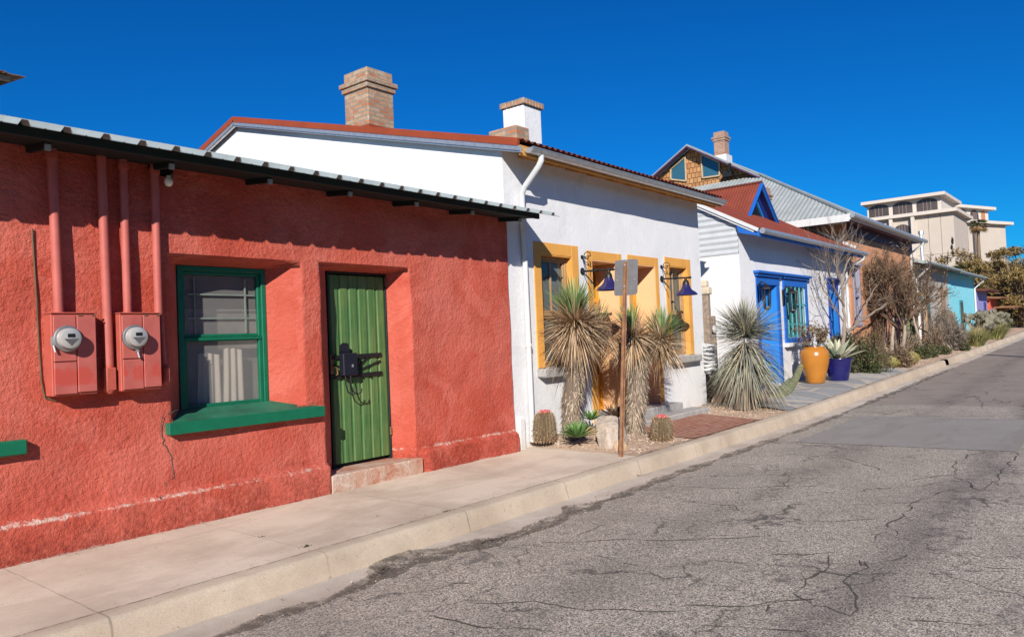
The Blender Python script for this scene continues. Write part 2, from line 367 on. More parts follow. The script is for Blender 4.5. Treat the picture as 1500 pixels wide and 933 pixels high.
# ------------------------------------------------------------------ mesh helpers
class MB:
    def __init__(s): s.v = []; s.f = []; s.t = []
    def add(s, vs, fs, tint=None):
        b = len(s.v); s.v += [Vector(p) for p in vs]
        for f in fs:
            s.f.append([i+b for i in f]); s.t.append(rng.random() if tint is None else tint)
    def box(s, x0, x1, y0, y1, z0, z1, bev=0.0, tint=None):
        x0, x1 = min(x0, x1), max(x0, x1); y0, y1 = min(y0, y1), max(y0, y1); z0, z1 = min(z0, z1), max(z0, z1)
        if not bev:
            s.add([(x0,y0,z0),(x1,y0,z0),(x1,y1,z0),(x0,y1,z0),(x0,y0,z1),(x1,y0,z1),(x1,y1,z1),(x0,y1,z1)],
                  [(0,3,2,1),(4,5,6,7),(0,1,5,4),(1,2,6,5),(2,3,7,6),(3,0,4,7)], tint); return s
        b = min(bev, (x1-x0)/2.2, (y1-y0)/2.2, (z1-z0)/2.2); vs = []; idx = {}
        for i, x in ((0, x0), (1, x1)):
            for j, y in ((0, y0), (1, y1)):
                for k, z in ((0, z0), (1, z1)):
                    sx, sy, sz = (1, -1)[i]*b, (1, -1)[j]*b, (1, -1)[k]*b
                    for a, p in enumerate(((x, y+sy, z+sz), (x+sx, y, z+sz), (x+sx, y+sy, z))):
                        idx[i, j, k, a] = len(vs); vs.append(p)
        fs = []
        for i in (0, 1):
            q = [idx[i,0,0,0], idx[i,1,0,0], idx[i,1,1,0], idx[i,0,1,0]]; fs.append(q if i else q[::-1])
            q = [idx[0,i,0,1], idx[1,i,0,1], idx[1,i,1,1], idx[0,i,1,1]]; fs.append(q[::-1] if i else q)
            q = [idx[0,0,i,2], idx[1,0,i,2], idx[1,1,i,2], idx[0,1,i,2]]; fs.append(q if i else q[::-1])
        for a in (0, 1):
            for c in (0, 1):
                fs.append([idx[0,a,c,1], idx[1,a,c,1], idx[1,a,c,2], idx[0,a,c,2]])
                fs.append([idx[a,0,c,0], idx[a,1,c,0], idx[a,1,c,2], idx[a,0,c,2]])
                fs.append([idx[a,c,0,0], idx[a,c,1,0], idx[a,c,1,1], idx[a,c,0,1]])
        for i in (0, 1):
            for j in (0, 1):
                for k in (0, 1): fs.append([idx[i,j,k,0], idx[i,j,k,1], idx[i,j,k,2]])
        s.add(vs, fs, tint); return s
    def beam(s, a, b, w, h, upv=(0, 0, 1)):
        a, b = Vector(a), Vector(b); d = (b-a).normalized(); u = Vector(upv); sd = d.cross(u).normalized()*(w/2); u2 = sd.cross(d).normalized()*(h/2)
        vs = [p + q for p in (a, b) for q in (-sd-u2, sd-u2, sd+u2, -sd+u2)]
        s.add(vs, [(0,3,2,1)[::-1],(4,5,6,7)[::-1],(0,1,5,4)[::-1],(1,2,6,5)[::-1],(2,3,7,6)[::-1],(3,0,4,7)[::-1]]); return s
    def tube(s, pts, r, n=8, cap=True, tint=None):
        pts = [Vector(p) for p in pts]; R = r if isinstance(r, (list, tuple)) else [r]*len(pts)
        b = len(s.v); prev = None; tt = rng.random() if tint is None else tint
        for i, p in enumerate(pts):
            d = (pts[min(i+1, len(pts)-1)] - pts[max(i-1, 0)])
            d = d.normalized() if d.length > 1e-9 else Vector((0, 0, 1))
            if prev is None:
                a = Vector((0, 0, 1)) if abs(d.z) < .9 else Vector((1, 0, 0)); u = d.cross(a).normalized()
            else:
                u = prev - d*prev.dot(d); u = u.normalized() if u.length > 1e-6 else d.orthogonal().normalized()
            prev = u; w = d.cross(u)
            for k in range(n):
                an = 2*PI*k/n; s.v.append(p + (u*math.cos(an) + w*math.sin(an))*R[i])
        for i in range(len(pts)-1):
            for k in range(n):
                s.f.append([b+i*n+k, b+i*n+(k+1) % n, b+(i+1)*n+(k+1) % n, b+(i+1)*n+k]); s.t.append(tt)
        if cap:
            s.f.append([b+k for k in range(n)][::-1]); s.t.append(tt)
            e = b+(len(pts)-1)*n; s.f.append([e+k for k in range(n)]); s.t.append(tt)
        return s
    def lathe(s, prof, c, axis='z', n=24, cap=False):
        c = Vector(c); b = len(s.v)
        for r, h in prof:
            for k in range(n):
                a = 2*PI*k/n; x, y = r*math.cos(a), r*math.sin(a)
                s.v.append(c + (Vector((x, y, h)) if axis == 'z' else Vector((x, -h, y)) if axis == '-y' else Vector((h, x, y))))
        for i in range(len(prof)-1):
            for k in range(n):
                q = [b+i*n+k, b+i*n+(k+1) % n, b+(i+1)*n+(k+1) % n, b+(i+1)*n+k]
                s.f.append(q); s.t.append(rng.random())
        if cap:
            e = b+(len(prof)-1)*n; s.f.append([e+k for k in range(n)]); s.t.append(.5); s.f.append([b+k for k in range(n)][::-1]); s.t.append(.5)
        return s
    def prism(s, poly, d):
        d = Vector(d); n = len(poly); P = [Vector(p) for p in poly]
        s.add(P + [p+d for p in P], [list(range(n))[::-1], list(range(n, 2*n))] + [[i, (i+1) % n, n+(i+1) % n, n+i] for i in range(n)]); return s
    def blade(s, p, d, L, w, droop=0.0, tint=None, fold=.25, seg=2):
        p, d = Vector(p), Vector(d).normalized(); sd = d.cross(Vector((0, 0, 1)))
        sd = sd.normalized() if sd.length > 1e-3 else Vector((1, 0, 0))
        a = rng.uniform(-.6, .6); nn = sd.cross(d); sd = sd*math.cos(a) + nn*math.sin(a)
        b = len(s.v); tt = rng.random() if tint is None else tint
        s.v.append(p - sd*w*.4); s.v.append(p + sd*w*.4)
        for i in range(1, seg):
            t = i/seg; q = p + d*L*t - Vector((0, 0, droop*L*t*t)); ww = w*(.5 if seg == 2 else (.5, .36, .26)[min(i-1, 2)])
            s.v.append(q - sd*ww); s.v.append(q + sd*ww)
        s.v.append(p + d*L - Vector((0, 0, droop*L)))
        for i in range(seg-1):
            s.f.append([b+2*i, b+2*i+1, b+2*i+3, b+2*i+2]); s.t.append(tt)
        k = b+2*(seg-1); s.f.append([k, k+1, k+2]); s.t.append(tt); return s
    def leafq(s, p, sz, tint=None, el=1.6):
        p = Vector(p); u = Vector((rng.gauss(0, 1), rng.gauss(0, 1), rng.gauss(0, 1))).normalized(); w = u.orthogonal().normalized()
        w.rotate(Matrix.Rotation(rng.uniform(0, 6.28), 3, u))
        s.add([p-u*sz*el, p+w*sz*.6, p+u*sz*el, p-w*sz*.6], [(0, 1, 2, 3)], tint); return s
    def build(s, name, mat, parent=None, smooth=0, tint=False):
        me = bpy.data.meshes.new(name); me.from_pydata([tuple(v) for v in s.v], [], s.f)
        if tint:
            at = me.attributes.new('tint', 'FLOAT', 'FACE'); at.data.foreach_set('value', [float(x) for x in s.t])
        me.materials.append(M[mat] if isinstance(mat, str) else mat)
        if smooth:
            me.polygons.foreach_set('use_smooth', [True]*len(me.polygons))
            me.set_sharp_from_angle(angle=math.radians(smooth))
        me.update(); o = bpy.data.objects.new(name, me); COL.objects.link(o)
        if parent is not None: adopt(o, parent)
        return o
def adopt(o, parent):
    o.parent = parent
    if parent.type == 'EMPTY': o.matrix_parent_inverse = Matrix.Translation(-parent.location)
def thing(name, label, cat, loc, group=None):
    o = bpy.data.objects.new(name, None); COL.objects.link(o); o.location = loc; o.empty_display_size = .2
    o['label'] = label; o['category'] = cat
    if group: o['group'] = group
    return o
def tag(o, label, cat, group=None, kind=None):
    if label: o['label'] = label
    if cat: o['category'] = cat
    if group: o['group'] = group
    if kind: o['kind'] = kind
    return o
def struct(o): o['kind'] = 'structure'; return o
def copy_thing(root, loc, label, group=None):
    r = root.copy(); COL.objects.link(r); r.location = loc; r['label'] = label
    if group: r['group'] = group
    for ch in root.children:
        c = ch.copy(); COL.objects.link(c); c.parent = r; c.matrix_parent_inverse = ch.matrix_parent_inverse.copy()
        for g in ch.children:
            d = g.copy(); COL.objects.link(d); d.parent = c; d.matrix_parent_inverse = g.matrix_parent_inverse.copy()
    return r

def strip(name, mat, x0, x1, y0, y1, zf, dx=.5, ny=1, smooth=30):
    f0 = y0 if callable(y0) else (lambda X: y0); f1 = y1 if callable(y1) else (lambda X: y1)
    n = max(1, int(round((x1-x0)/dx))); m = MB(); vs = []; fs = []
    for i in range(n+1):
        X = x0+(x1-x0)*i/n
        for j in range(ny+1):
            Y = f0(X)+(f1(X)-f0(X))*j/ny; vs.append((X, Y, zf(X, Y)))
    for i in range(n):
        for j in range(ny):
            a = i*(ny+1)+j; fs.append((a, a+ny+1, a+ny+2, a+1))
    m.add(vs, fs, .5); return m.build(name, mat, None, smooth)

def wallfield(name, mat, house, x0, x1, z0, z1, Y, ops, step=.06, amp=.006, nsc=2.2, extra=None, xl=(), zl=(), rad=.014, topz=None):
    """front wall as a grid pushed in and out: openings with splayed reveals, uneven plaster"""
    def lines(a, b, ia, extra_lines):
        keep = set(round(v, 4) for v in extra_lines); keep |= {a, b}; block = []
        for (o0, i0, i1, o1) in ia:
            i0 = max(i0, o0+.006); i1 = min(i1, o1-.006)
            for v in (o0-rad, o0, i0, i1, o1, o1+rad): keep.add(round(v, 4))
            block += [(o0-rad, i0), (i1, o1+rad)]
        out = set(v for v in keep if a-1e-6 <= v <= b+1e-6)
        n = int((b-a)/step)
        for i in range(1, n):
            v = a+(b-a)*i/n
            if any(p-.012 < v < q+.012 for p, q in block): continue
            if min(abs(v-k) for k in keep) < step*.3: continue
            out.add(round(v, 4))
        return sorted(out)
    xs = lines(x0, x1, [(o[0], o[4], o[5], o[1]) for o in ops], xl)
    zs = lines(z0, z1, [(o[2], o[6], o[7], o[3]) for o in ops], zl)
    vs = []; nx, nz = len(xs), len(zs)
    for x in xs:
        for z in zs:
            dep = 0.0
            for (a, b, c, d, ia, ib, ic, id_, D) in ops:
                ia = max(ia, a+.006); ib = min(ib, b-.006); ic = max(ic, c+.006); id_ = min(id_, d-.006)
                t = min((x-a)/(ia-a), (b-x)/(b-ib), (z-c)/(ic-c), (d-z)/(d-id_))
                if t > -1e-3: dep = max(dep, rad*.6 + (D-rad*.6)*min(1, max(0, t)))
            nn = noise.fractal(Vector((x*nsc, z*nsc, Y)), 1.0, 2.0, 3)*amp
            yy = Y + dep + nn*(1 if dep < .05 else .3)
            if extra: yy -= extra(x, z) if dep < .02 else 0
            zz = z if topz is None else min(z, topz(x))
            vs.append((x, yy, zz))
    fs = []
    for i in range(nx-1):
        xm = (xs[i]+xs[i+1])/2
        for j in range(nz-1):
            zm = (zs[j]+zs[j+1])/2
            if any(o[4]-.001 < xm < o[5]+.001 and o[6]-.001 < zm < o[7]+.001 for o in ops): continue
            a = i*nz+j; fs.append((a, a+nz, a+nz+1, a+1))
    m = MB(); m.add(vs, fs, .5); return m, m.build(name, mat, house, 42)

def corr(name, mat, parent, n, eave, top, amp=.01, kind='sine', per=6, nrm=None):
    """corrugated sheet between two edge functions of s in 0..1"""
    m = MB(); N = n*per; vs = []; fs = []
    e0, e1, t0 = Vector(eave(0)), Vector(eave(1)), Vector(top(.5))
    nn = (e1-e0).cross(t0-e0).normalized() if nrm is None else Vector(nrm)
    for i in range(N+1):
        s = i/N; ph = (i % per)/per
        if kind == 'sine': h = amp*math.sin(2*PI*i/per)
        else: h = amp if .30 < ph < .62 else 0.0
        vs += [Vector(eave(s))+nn*h, Vector(top(s))+nn*h]
    for i in range(N): fs.append((2*i, 2*i+2, 2*i+3, 2*i+1))
    m.add(vs, fs, .5); return m.build(name, mat, parent, 50 if kind == 'sine' else 0)
def lerp(a, b): a, b = Vector(a), Vector(b); return lambda s: a+(b-a)*s

def ribbed(name, mat, parent, X0, X1, ye, ze, yt, zt, pitch, h, first):
    """ribbed sheet metal with trapezoid ribs running up the slope"""
    pr = [(X0, 0)]; x = first
    while x < X1-.06:
        pr += [(x-.042, 0), (x-.020, h), (x+.020, h), (x+.042, 0), (x+.12, 0), (x+.13, .006), (x+.14, 0)]; x += pitch
    pr.append((X1, 0)); pr = [q for q in pr if X0 <= q[0] <= X1]; m = MB(); vs = []; fs = []
    sl = Vector((0, yt-ye, zt-ze)).normalized(); nn = Vector((0, -sl.z, sl.y))
    if nn.z < 0: nn = -nn
    for x, hh in pr:
        for th in (0, -.004): vs += [Vector((x, ye, ze))+nn*(hh+th), Vector((x, yt, zt))+nn*(hh+th)]
    for i in range(len(pr)-1):
        a = 4*i; b = a+4; fs += [(a, b, b+1, a+1), (a+2, a+3, b+3, b+2), (a, a+2, b+2, b), (a+1, b+1, b+3, a+3)]
    fs += [(0, 1, 3, 2)]; a = 4*(len(pr)-1); fs += [(a, a+2, a+3, a+1)]
    m.add(vs, fs, .5); return m.build(name, mat, parent)

def frame(m, x0, x1, z0, z1, y0, y1, w, bev=.004):
    m.box(x0, x0+w, y0, y1, z0, z1, bev); m.box(x1-w, x1, y0, y1, z0, z1, bev)
    m.box(x0+w, x1-w, y0+.0025, y1-.0025, z0, z0+w, bev); m.box(x0+w, x1-w, y0+.0025, y1-.0025, z1-w, z1, bev)

def rock(name, mat, c, size, seed, label, cat='boulder', group=None, cuts=9):
    r = random.Random(seed); import bmesh
    bm = bmesh.new(); bmesh.ops.create_icosphere(bm, subdivisions=4, radius=1)
    pl = [(Vector((r.gauss(0, 1), r.gauss(0, 1), r.gauss(.2, .8))).normalized(), r.uniform(.55, .85)) for _ in range(cuts)]
    for v in bm.verts:
        p = v.co.copy()
        for n, d in pl:
            k = p.dot(n)
            if k > d: p -= n*(k-d)*.9
        p *= 1+.12*noise.fractal(p*1.6+Vector((seed, 0, 0)), 1, 2, 4)+.03*noise.noise(p*9)
        v.co = Vector((p.x*size[0], p.y*size[1], p.z*size[2]))
    zmin = -size[2]*.45
    for v in bm.verts:
        v.co.z = max(v.co.z, zmin); v.co += Vector(c) - Vector((0, 0, zmin+.02))
    me = bpy.data.meshes.new(name); bm.to_mesh(me); bm.free(); me.materials.append(M[mat])
    me.polygons.foreach_set('use_smooth', [True]*len(me.polygons)); me.set_sharp_from_angle(angle=math.radians(38))
    o = bpy.data.objects.new(name, me); COL.objects.link(o); return tag(o, label, cat, group)

# ------------------------------------------------------------------ ground, road, pavement
def zr(X, Y): return zg(X) + .035*max(0.0, 1-abs(Y)/4.6) - .02
YK = 4.62
struct(strip('ground', 'earth', -700, 1100, -900, 1100, lambda X, Y: zg(X)-.06 if abs(Y) < 60 else zg(X)-.06, 4.0, 1))
struct(strip('gutter', 'pan', -12, 110, 4.12, YK, lambda X, Y: zg(X)-.022+.0*Y, .5, 2))
def redge(X): return 4.21+.05*noise.noise(Vector((X*.8, 3, 0)))+.022*noise.noise(Vector((X*5, 7, 0)))+.016*noise.noise(Vector((X*17, 2, 0)))+(.17*math.exp(-((X-4.05)/.45)**2))-(.10*math.exp(-((X-5.4)/.6)**2))
road = struct(strip('road', 'road', -14, 110, -4.6, redge, lambda X, Y: zr(X, Y)+.012, .08, 10))
pt = strip('road_patch', 'patch', 11.15, 14.55, lambda X: 1.15+.05*noise.noise(Vector((X*3, 8, 0))), lambda X: 3.85+.06*noise.noise(Vector((X*3, 5, 0))), lambda X, Y: zr(X, Y)+.0165, .2, 4)
struct(pt)
# kerb: rounded nose, swept along the street
m = MB(); prof = [(YK-.02, -.06), (YK-.004, .02), (YK+.022, .115), (YK+.036, .142), (YK+.06, .153), (YK+.19, .157), (YK+.19, -.06)]
xs = [-12+i*.125 for i in range(14*8)]+[2+i*.06 for i in range(200)]+[14+i*.25 for i in range(380)]; vs = []; fs = []
for X in xs:
    for (Y, z) in prof: vs.append((X, Y+.009*noise.noise(Vector((X*2, z*9, 0)))+.004*noise.noise(Vector((X*9, z*20, 0))), z+zg(X)+.006*noise.noise(Vector((X*1.3, Y*4, 2)))+.003*noise.noise(Vector((X*8, Y*14, 4)))))
k = len(prof)
for i in range(len(xs)-1):
    if 27.7 < xs[i] < 28.2: continue
    for j in range(k-1): fs.append((i*k+j, (i+1)*k+j, (i+1)*k+j+1, i*k+j+1))
m.add(vs, fs, .5); struct(m.build('kerb', 'kerb', None, 45))
struct(strip('sidewalk', 'walk', -12, 8.33, YK+.192, 6.52, lambda X, Y: .152+.02*(Y-4.8)/1.7 + .002*noise.noise(Vector((X, Y, 0))), .4, 4))
def zbed(X, Y):
    s = max(0, min(1, (Y-4.95)/.9))
    s *= max(0, min(1, (X-8.3)/.5))
    md = max(0, min(1, (Y-5.75)/.5))*max(0, min(1, (X-8.3)/.4))*max(0, min(1, (9.95-X)/.2))*.05
    return zg(X)+.158+md+.065*s+.016*noise.fractal(Vector((X*2.2, Y*2.2, 0)), 1, 2, 3)
def zflat(X, Y): return zg(X)+.165
struct(strip('gravel_bed', 'soil', 8.31, 62, YK+.188, 9.0, zbed, .12, 34))
struct(strip('brick_paving', 'pave', 9.9, 12.35, YK+.195, 6.2, lambda X, Y: zg(X)+.172+.062*max(0, min(1, (Y-4.95)/.9))+.004*noise.noise(Vector((X*3, Y*3, 0))), .1, 12))
struct(strip('flagstone_terrace', 'flag', 13.75, 23.6, YK+.195, 6.52, lambda X, Y: zg(X)+.235-.072*max(0, min(1, (5.3-Y)/.48))+.003*noise.noise(Vector((X*2, Y*2, 0))), .25, 8))
struct(strip('far_sidewalk', 'walk', -12, 110, -7.5, -4.62, lambda X, Y: zg(X)+.13, 1.0, 2))

# cracks sealed and open in the asphalt, dirt drifted along the gutter edge
def crack(m, pts, w):
    P = []
    for a, b in zip(pts[:-1], pts[1:]):
        a, b = Vector(a), Vector(b); n = max(2, int((b-a).length/.06))
        P += [a+(b-a)*i/n for i in range(n)]
    P.append(Vector(pts[-1])); q = []
    s = rng.uniform(0, 90)
    for i, p in enumerate(P): q.append(p+Vector((noise.noise(Vector((i*.23, s, 0))), noise.noise(Vector((i*.23, s, 5))), 0))*.07+Vector((rng.gauss(0, .006), rng.gauss(0, .006), 0)))
    vs = []; fs = []
    for i, p in enumerate(q):
        d = (q[min(i+1, len(q)-1)]-q[max(i-1, 0)]).normalized(); sd = Vector((-d.y, d.x, 0))
        ww = w*max(.12, .6+1.1*noise.noise(Vector((i*.4, s, 9))))*(1 if 0 < i < len(q)-1 else .1)
        for e in (-1, 1):
            r_ = p+sd*ww*e*.5; vs.append((r_.x, r_.y, zr(r_.x, r_.y)+.0145))
    for i in range(len(q)-1): fs.append((2*i, 2*i+1, 2*i+3, 2*i+2))
    m.add(vs, fs, .5)
def G2(x, y): p = PG(x, y, .0); return (p.x, p.y, 0)
m = MB()
C_ = [[(795, 795), (900, 791), (1010, 792), (1120, 787)], [(690, 882), (780, 885), (860, 893), (1000, 900)], [(1000, 735), (1070, 740), (1095, 752)], [(1125, 812), (1190, 815), (1230, 813)],
      [(1225, 815), (1195, 850), (1165, 870), (1185, 892), (1240, 905), (1255, 878), (1240, 858), (1265, 825)], [(1165, 876), (1080, 890), (1000, 892)], [(1400, 718), (1345, 735), (1305, 775), (1315, 788)],
      [(1330, 705), (1400, 697), (1395, 684), (1420, 668), (1450, 665)], [(1400, 700), (1440, 722), (1460, 700), (1490, 665)], [(1215, 766), (1280, 764)], [(1100, 721), (1160, 714), (1200, 713)],
      [(1260, 822), (1275, 832), (1330, 815)], [(1355, 810), (1420, 818)], [(1310, 876), (1380, 880)], [(1430, 878), (1500, 880)], [(1440, 834), (1500, 838)], [(700, 855), (640, 850)],
      [(1000, 712), (1080, 716), (1160, 712)], [(1150, 665), (1240, 672), (1290, 690)], [(1110, 900), (1150, 884), (1200, 878)], [(820, 655+60), (900, 700), (960, 690)], [(1385, 590), (1430, 580), (1440, 597)], [(620, 905), (700, 920), (820, 926)],
      [(1190, 612), (1330, 609), (1455, 611)], [(1020, 920), (1100, 923), (1180, 930)], [(1340, 915), (1430, 920), (1500, 915)]]
for c in C_: crack(m, [G2(*p) for p in c], .02)
for i in range(26):
    x = rng.uniform(2, 15); y = rng.uniform(.4, 4.0); a = rng.uniform(0, PI); L = rng.uniform(.2, .9)
    crack(m, [(x, y, 0), (x+L*math.cos(a), y+L*math.sin(a)*.6, 0)], .010)
cr_ = m.build('road_cracks', 'tar'); struct(cr_)
m = MB()
def dirtband(pts):
    vs = []; fs = []
    for i, (X, Y, w) in enumerate(pts):
        for e in (-.5, -.2, .2, .5): vs.append((X, Y+w*e, zg(X)-.004+.003*(1-abs(e)*2)))
    for i in range(len(pts)-1):
        for j in range(3): fs.append((4*i+j, 4*i+4+j, 4*i+5+j, 4*i+1+j))
    m.add(vs, fs, .5)
for s0, e0, w0 in ((2.2, 4.1, .22), (3.5, 5.0, .50), (4.6, 6.8, .35), (6.5, 9.4, .26), (9.2, 11.8, .26), (11.6, 15.5, .2), (15, 27, .24)):
    n = int((e0-s0)/.1); q = []
    for i in range(n+1):
        X = s0+(e0-s0)*i/n; t = math.sin(PI*i/n)
        q.append((X, redge(X)+.02+.05*noise.noise(Vector((X*1.4, 4, 0))), max(.004, w0*min(1, t*2)*(.7+.9*noise.noise(Vector((X*3, 1, 0)))))))
    dirtband(q)
struct(m.build('gutter_dirt', 'dirt', None, 50))

m = MB()
for i in range(420):
    k = rng.random()
    if k < .35: X = rng.uniform(2, 8); Y = 6.37-abs(rng.gauss(0, .05)); zz = .180
    elif k < .5: X = rng.uniform(2, 8.2); Y = rng.uniform(4.8, 6.35); zz = .163+.02*(Y-4.8)/1.7
    elif k < .62: X = rng.uniform(2, 9); Y = 4.82+rng.gauss(0, .012); zz = .166
    else: X = rng.uniform(2.2, 16); Y = min(YK-.03, redge(X)+abs(rng.gauss(.03, .14))); zz = -.012+zg(X)
    a = rng.uniform(0, 6.28); L = rng.uniform(.004, .013); u = Vector((math.cos(a), math.sin(a), rng.uniform(-.1, .3)))*L; w_ = Vector((-u.y, u.x, 0))*rng.uniform(.2, .5); p = Vector((X, Y, zz+.004))
    m.add([p-u, p+w_, p+u, p-w_], [(0, 1, 2, 3)])
tag(m.build('leaf_litter', 'shrb', tint=True), 'dry leaf crumbs and twigs blown along the sidewalk and gutter', 'leaf litter', None, 'stuff')
# gravel scattered over the beds: uncountable bits
m = MB()
def pebble(p, s):
    d = [Vector((rng.uniform(.6, 1.2), 0, 0)), Vector((0, rng.uniform(.6, 1.2), 0)), Vector((0, 0, rng.uniform(.4, .8)))]
    R_ = Matrix.Rotation(rng.uniform(0, 6.3), 3, 'Z'); p = Vector(p)
    vs = [p+R_ @ (q*s*e) for q in d for e in (1, -1)]; tt = rng.random()
    m.add(vs, [(0, 2, 4), (2, 1, 4), (1, 3, 4), (3, 0, 4), (2, 0, 5), (1, 2, 5), (3, 1, 5), (0, 3, 5)], tt)
for i in range(5200):
    X = rng.uniform(8.4, 14.2); Y = 4.86+rng.random()**1.0*1.6
    if 9.9 < X < 12.35 and rng.random() < .93: continue
    pebble((X, Y, zbed(X, Y)+.003), rng.uniform(.006, .019)*(1.6 if rng.random() < .05 else 1))
for i in range(420):
    X = rng.uniform(2.5, 14); Y = redge(X)+rng.gauss(.03, .09)
    if Y < YK-.03: pebble((X, Y, zg(X)-.005), rng.uniform(.004, .011))
for i in range(1500):
    X = rng.uniform(23.6, 40); Y = rng.uniform(4.85, 6.4); pebble((X, Y, zbed(X, Y)), rng.uniform(.012, .035))
tag(m.build('gravel', 'peb', tint=True), 'loose tan gravel scattered over the planting beds', 'gravel', None, 'stuff')

# ------------------------------------------------------------------ red house
YR = 6.45
RH = thing('adobe_house', 'red stucco house with green door and ribbed metal roof, nearest on the street', 'house', (4, YR, .16))
def plinth(x, z):
    if x < 4.88: top = .475-.004*x
    elif x < 6.17: return 0.0
    else: top = .42
    k = max(0, min(1, (top+.03-z)/.05)); e = 1.0
    if x > 6.17: e = min(1, (x-6.15)/.12)
    return (.065+.014*noise.noise(Vector((x*1.3, 0, 0))))*k*e
wx0, wx1, wz0, wz1 = 3.26, 4.62, 1.06, 2.53
dx0, dx1, dz0, dz1 = 4.86, 6.11, .14, 2.54
ops = [(wx0, wx1, wz0, wz1, 3.47, 4.38, 1.10, 2.47, .28), (dx0, dx1, .10, dz1, 5.15, 6.0, .13, 2.49, .30)]
wallfield('wall', 'red', RH, -3.0, 7.93, .05, 3.46, YR, ops, .05, .016, 1.6, plinth, [4.88, 4.9, 6.13, 6.2], [.40, .42, .44, .455, .47, .49, .505], .018)
for b_ in ((7.90, 7.93, YR+.02, 11.0, .05, 3.25), (-3.0, -2.95, YR+.03, 11.0, .05, 3.25), (-3, 7.89, 11.0, 11.1, .05, 4.4)):
    m = MB(); m.box(*b_); m.build('side_wall', 'red', RH)
ZE, YE, SL = 3.265, 5.80, .2868
rf = ribbed('roof', 'zinc', RH, -3.2, 7.97, YE, ZE, 11.2, ZE+SL*(11.2-YE), .268, .040, 1.955-.268*19)
rf2 = ribbed('roof_end', 'zinc', rf, 7.97, 8.27, YE, ZE, 6.38, ZE+SL*(6.38-YE), .268, .040, 8.1175)
YF = YE+.155
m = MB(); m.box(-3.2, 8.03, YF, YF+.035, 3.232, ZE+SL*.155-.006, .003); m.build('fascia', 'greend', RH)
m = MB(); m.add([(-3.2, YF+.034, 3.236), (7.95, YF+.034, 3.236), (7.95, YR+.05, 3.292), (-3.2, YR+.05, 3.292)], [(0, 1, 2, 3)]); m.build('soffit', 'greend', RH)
for i in range(13):
    X = PY(68, 210, 6.1).x + .93*(i-4)
    if X > 7.95: break
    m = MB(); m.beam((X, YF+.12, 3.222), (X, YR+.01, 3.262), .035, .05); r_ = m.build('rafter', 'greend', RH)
    m = MB(); m.beam((X, YF+.112, 3.205), (X, YF+.14, 3.208), .037, .045); m.build('rafter_tip', 'zinc', r_)
# window
m = MB(); yg = YR+.28
fx0, fx1, fz0, fz1 = 3.47, 4.38, 1.10, 2.47
frame(m, fx0, fx1, fz0, fz1, yg-.02, yg+.07, .046)
W = m.build('window', 'green', RH)
m = MB(); frame(m, fx0+.047, fx1-.047, fz0+.047, 1.80, yg-.005, yg+.035, .036); m.box(fx0+.06, fx1-.06, yg-.016, yg-.006, 1.775, 1.80); m.build('lower_sash', 'green', W)
m = MB(); frame(m, fx0+.047, fx1-.047, 1.802, fz1-.047, yg+.008, yg+.040, .030); m.build('upper_sash', 'green', W)
m = MB(); m.box(fx0+.17, fx0+.184, yg+.012, yg+.026, 1.84, fz1-.11); m.box(fx1-.214, fx1-.20, yg+.012, yg+.026, 1.84, fz1-.11)
m.box(fx0+.11, fx1-.11, yg+.013, yg+.025, 1.975, 1.988); m.box(fx0+.11, fx1-.11, yg+.013, yg+.025, fz1-.27, fz1-.256); m.build('glazing_bars', 'bars', W)
m = MB(); m.box(fx0+.08, fx1-.08, yg+.041, yg+.045, fz0+.08, fz1-.08); m.build('pane', 'glassd', W)
m = MB()
for xa, xb, zt in ((3.70, 3.92, 1.66), (3.95, 4.16, 1.70)):
    vs = []; fs = []
    for i in range(25):
        s = i/24; X = xa+(xb-xa)*s
        for j, zz in enumerate((1.17, 1.3, 1.45, zt-.04*abs(s-.3))): vs.append((X+.03*(1-j/3)*(s-.5), yg+.075+.012*math.sin(s*19)+.01*(1-j/3), zz))
    for i in range(24):
        for j in range(3): fs.append((4*i+j, 4*i+4+j, 4*i+5+j, 4*i+1+j))
    m.add(vs, fs, .5)
m.build('curtain', 'curtain', W, 60)
m = MB(); m.box(fx0+.02, fx1+.1, yg+.20, yg+.21, 1.15, 2.08); m.build('half_curtain', simple('dull_net_curtain', (.27, .25, .22), .9, .3, 4), W)
m = MB(); m.box(fx0-.1, fx1+.1, yg+.62, yg+.65, .9, 2.6); m.build('dark_room_backing', 'dark', W)  # backing sheet; the unlit room's darkness is put into its near-black colour
m = MB(); q = [(3.19, YR-.075), (4.79, YR-.075), (4.79, YR+.01), (4.40, yg-.022), (3.46, yg-.022), (3.19, YR+.01)]
zt_ = lambda y: 1.066+.10*max(0, (y-YR))/.3
m.add([(x, y, .975) for x, y in q]+[(x, y, zt_(y)) for x, y in q], [(6, 7, 8, 9, 10, 11), (5, 4, 3, 2, 1, 0)]+[(i, (i+1) % 6, 6+(i+1) % 6, 6+i) for i in range(6)])
m.build('sill', 'sillg', W)
m = MB(); m.box(3.186, 4.794, YR-.086, YR-.076, .968, 1.071, .004); m.build('sill_nosing', 'green', W)
m = MB(); m.box(.6, 2.115, YR-.085, YR+.06, .965, 1.075, .01); m.build('window_sill', 'green', RH)
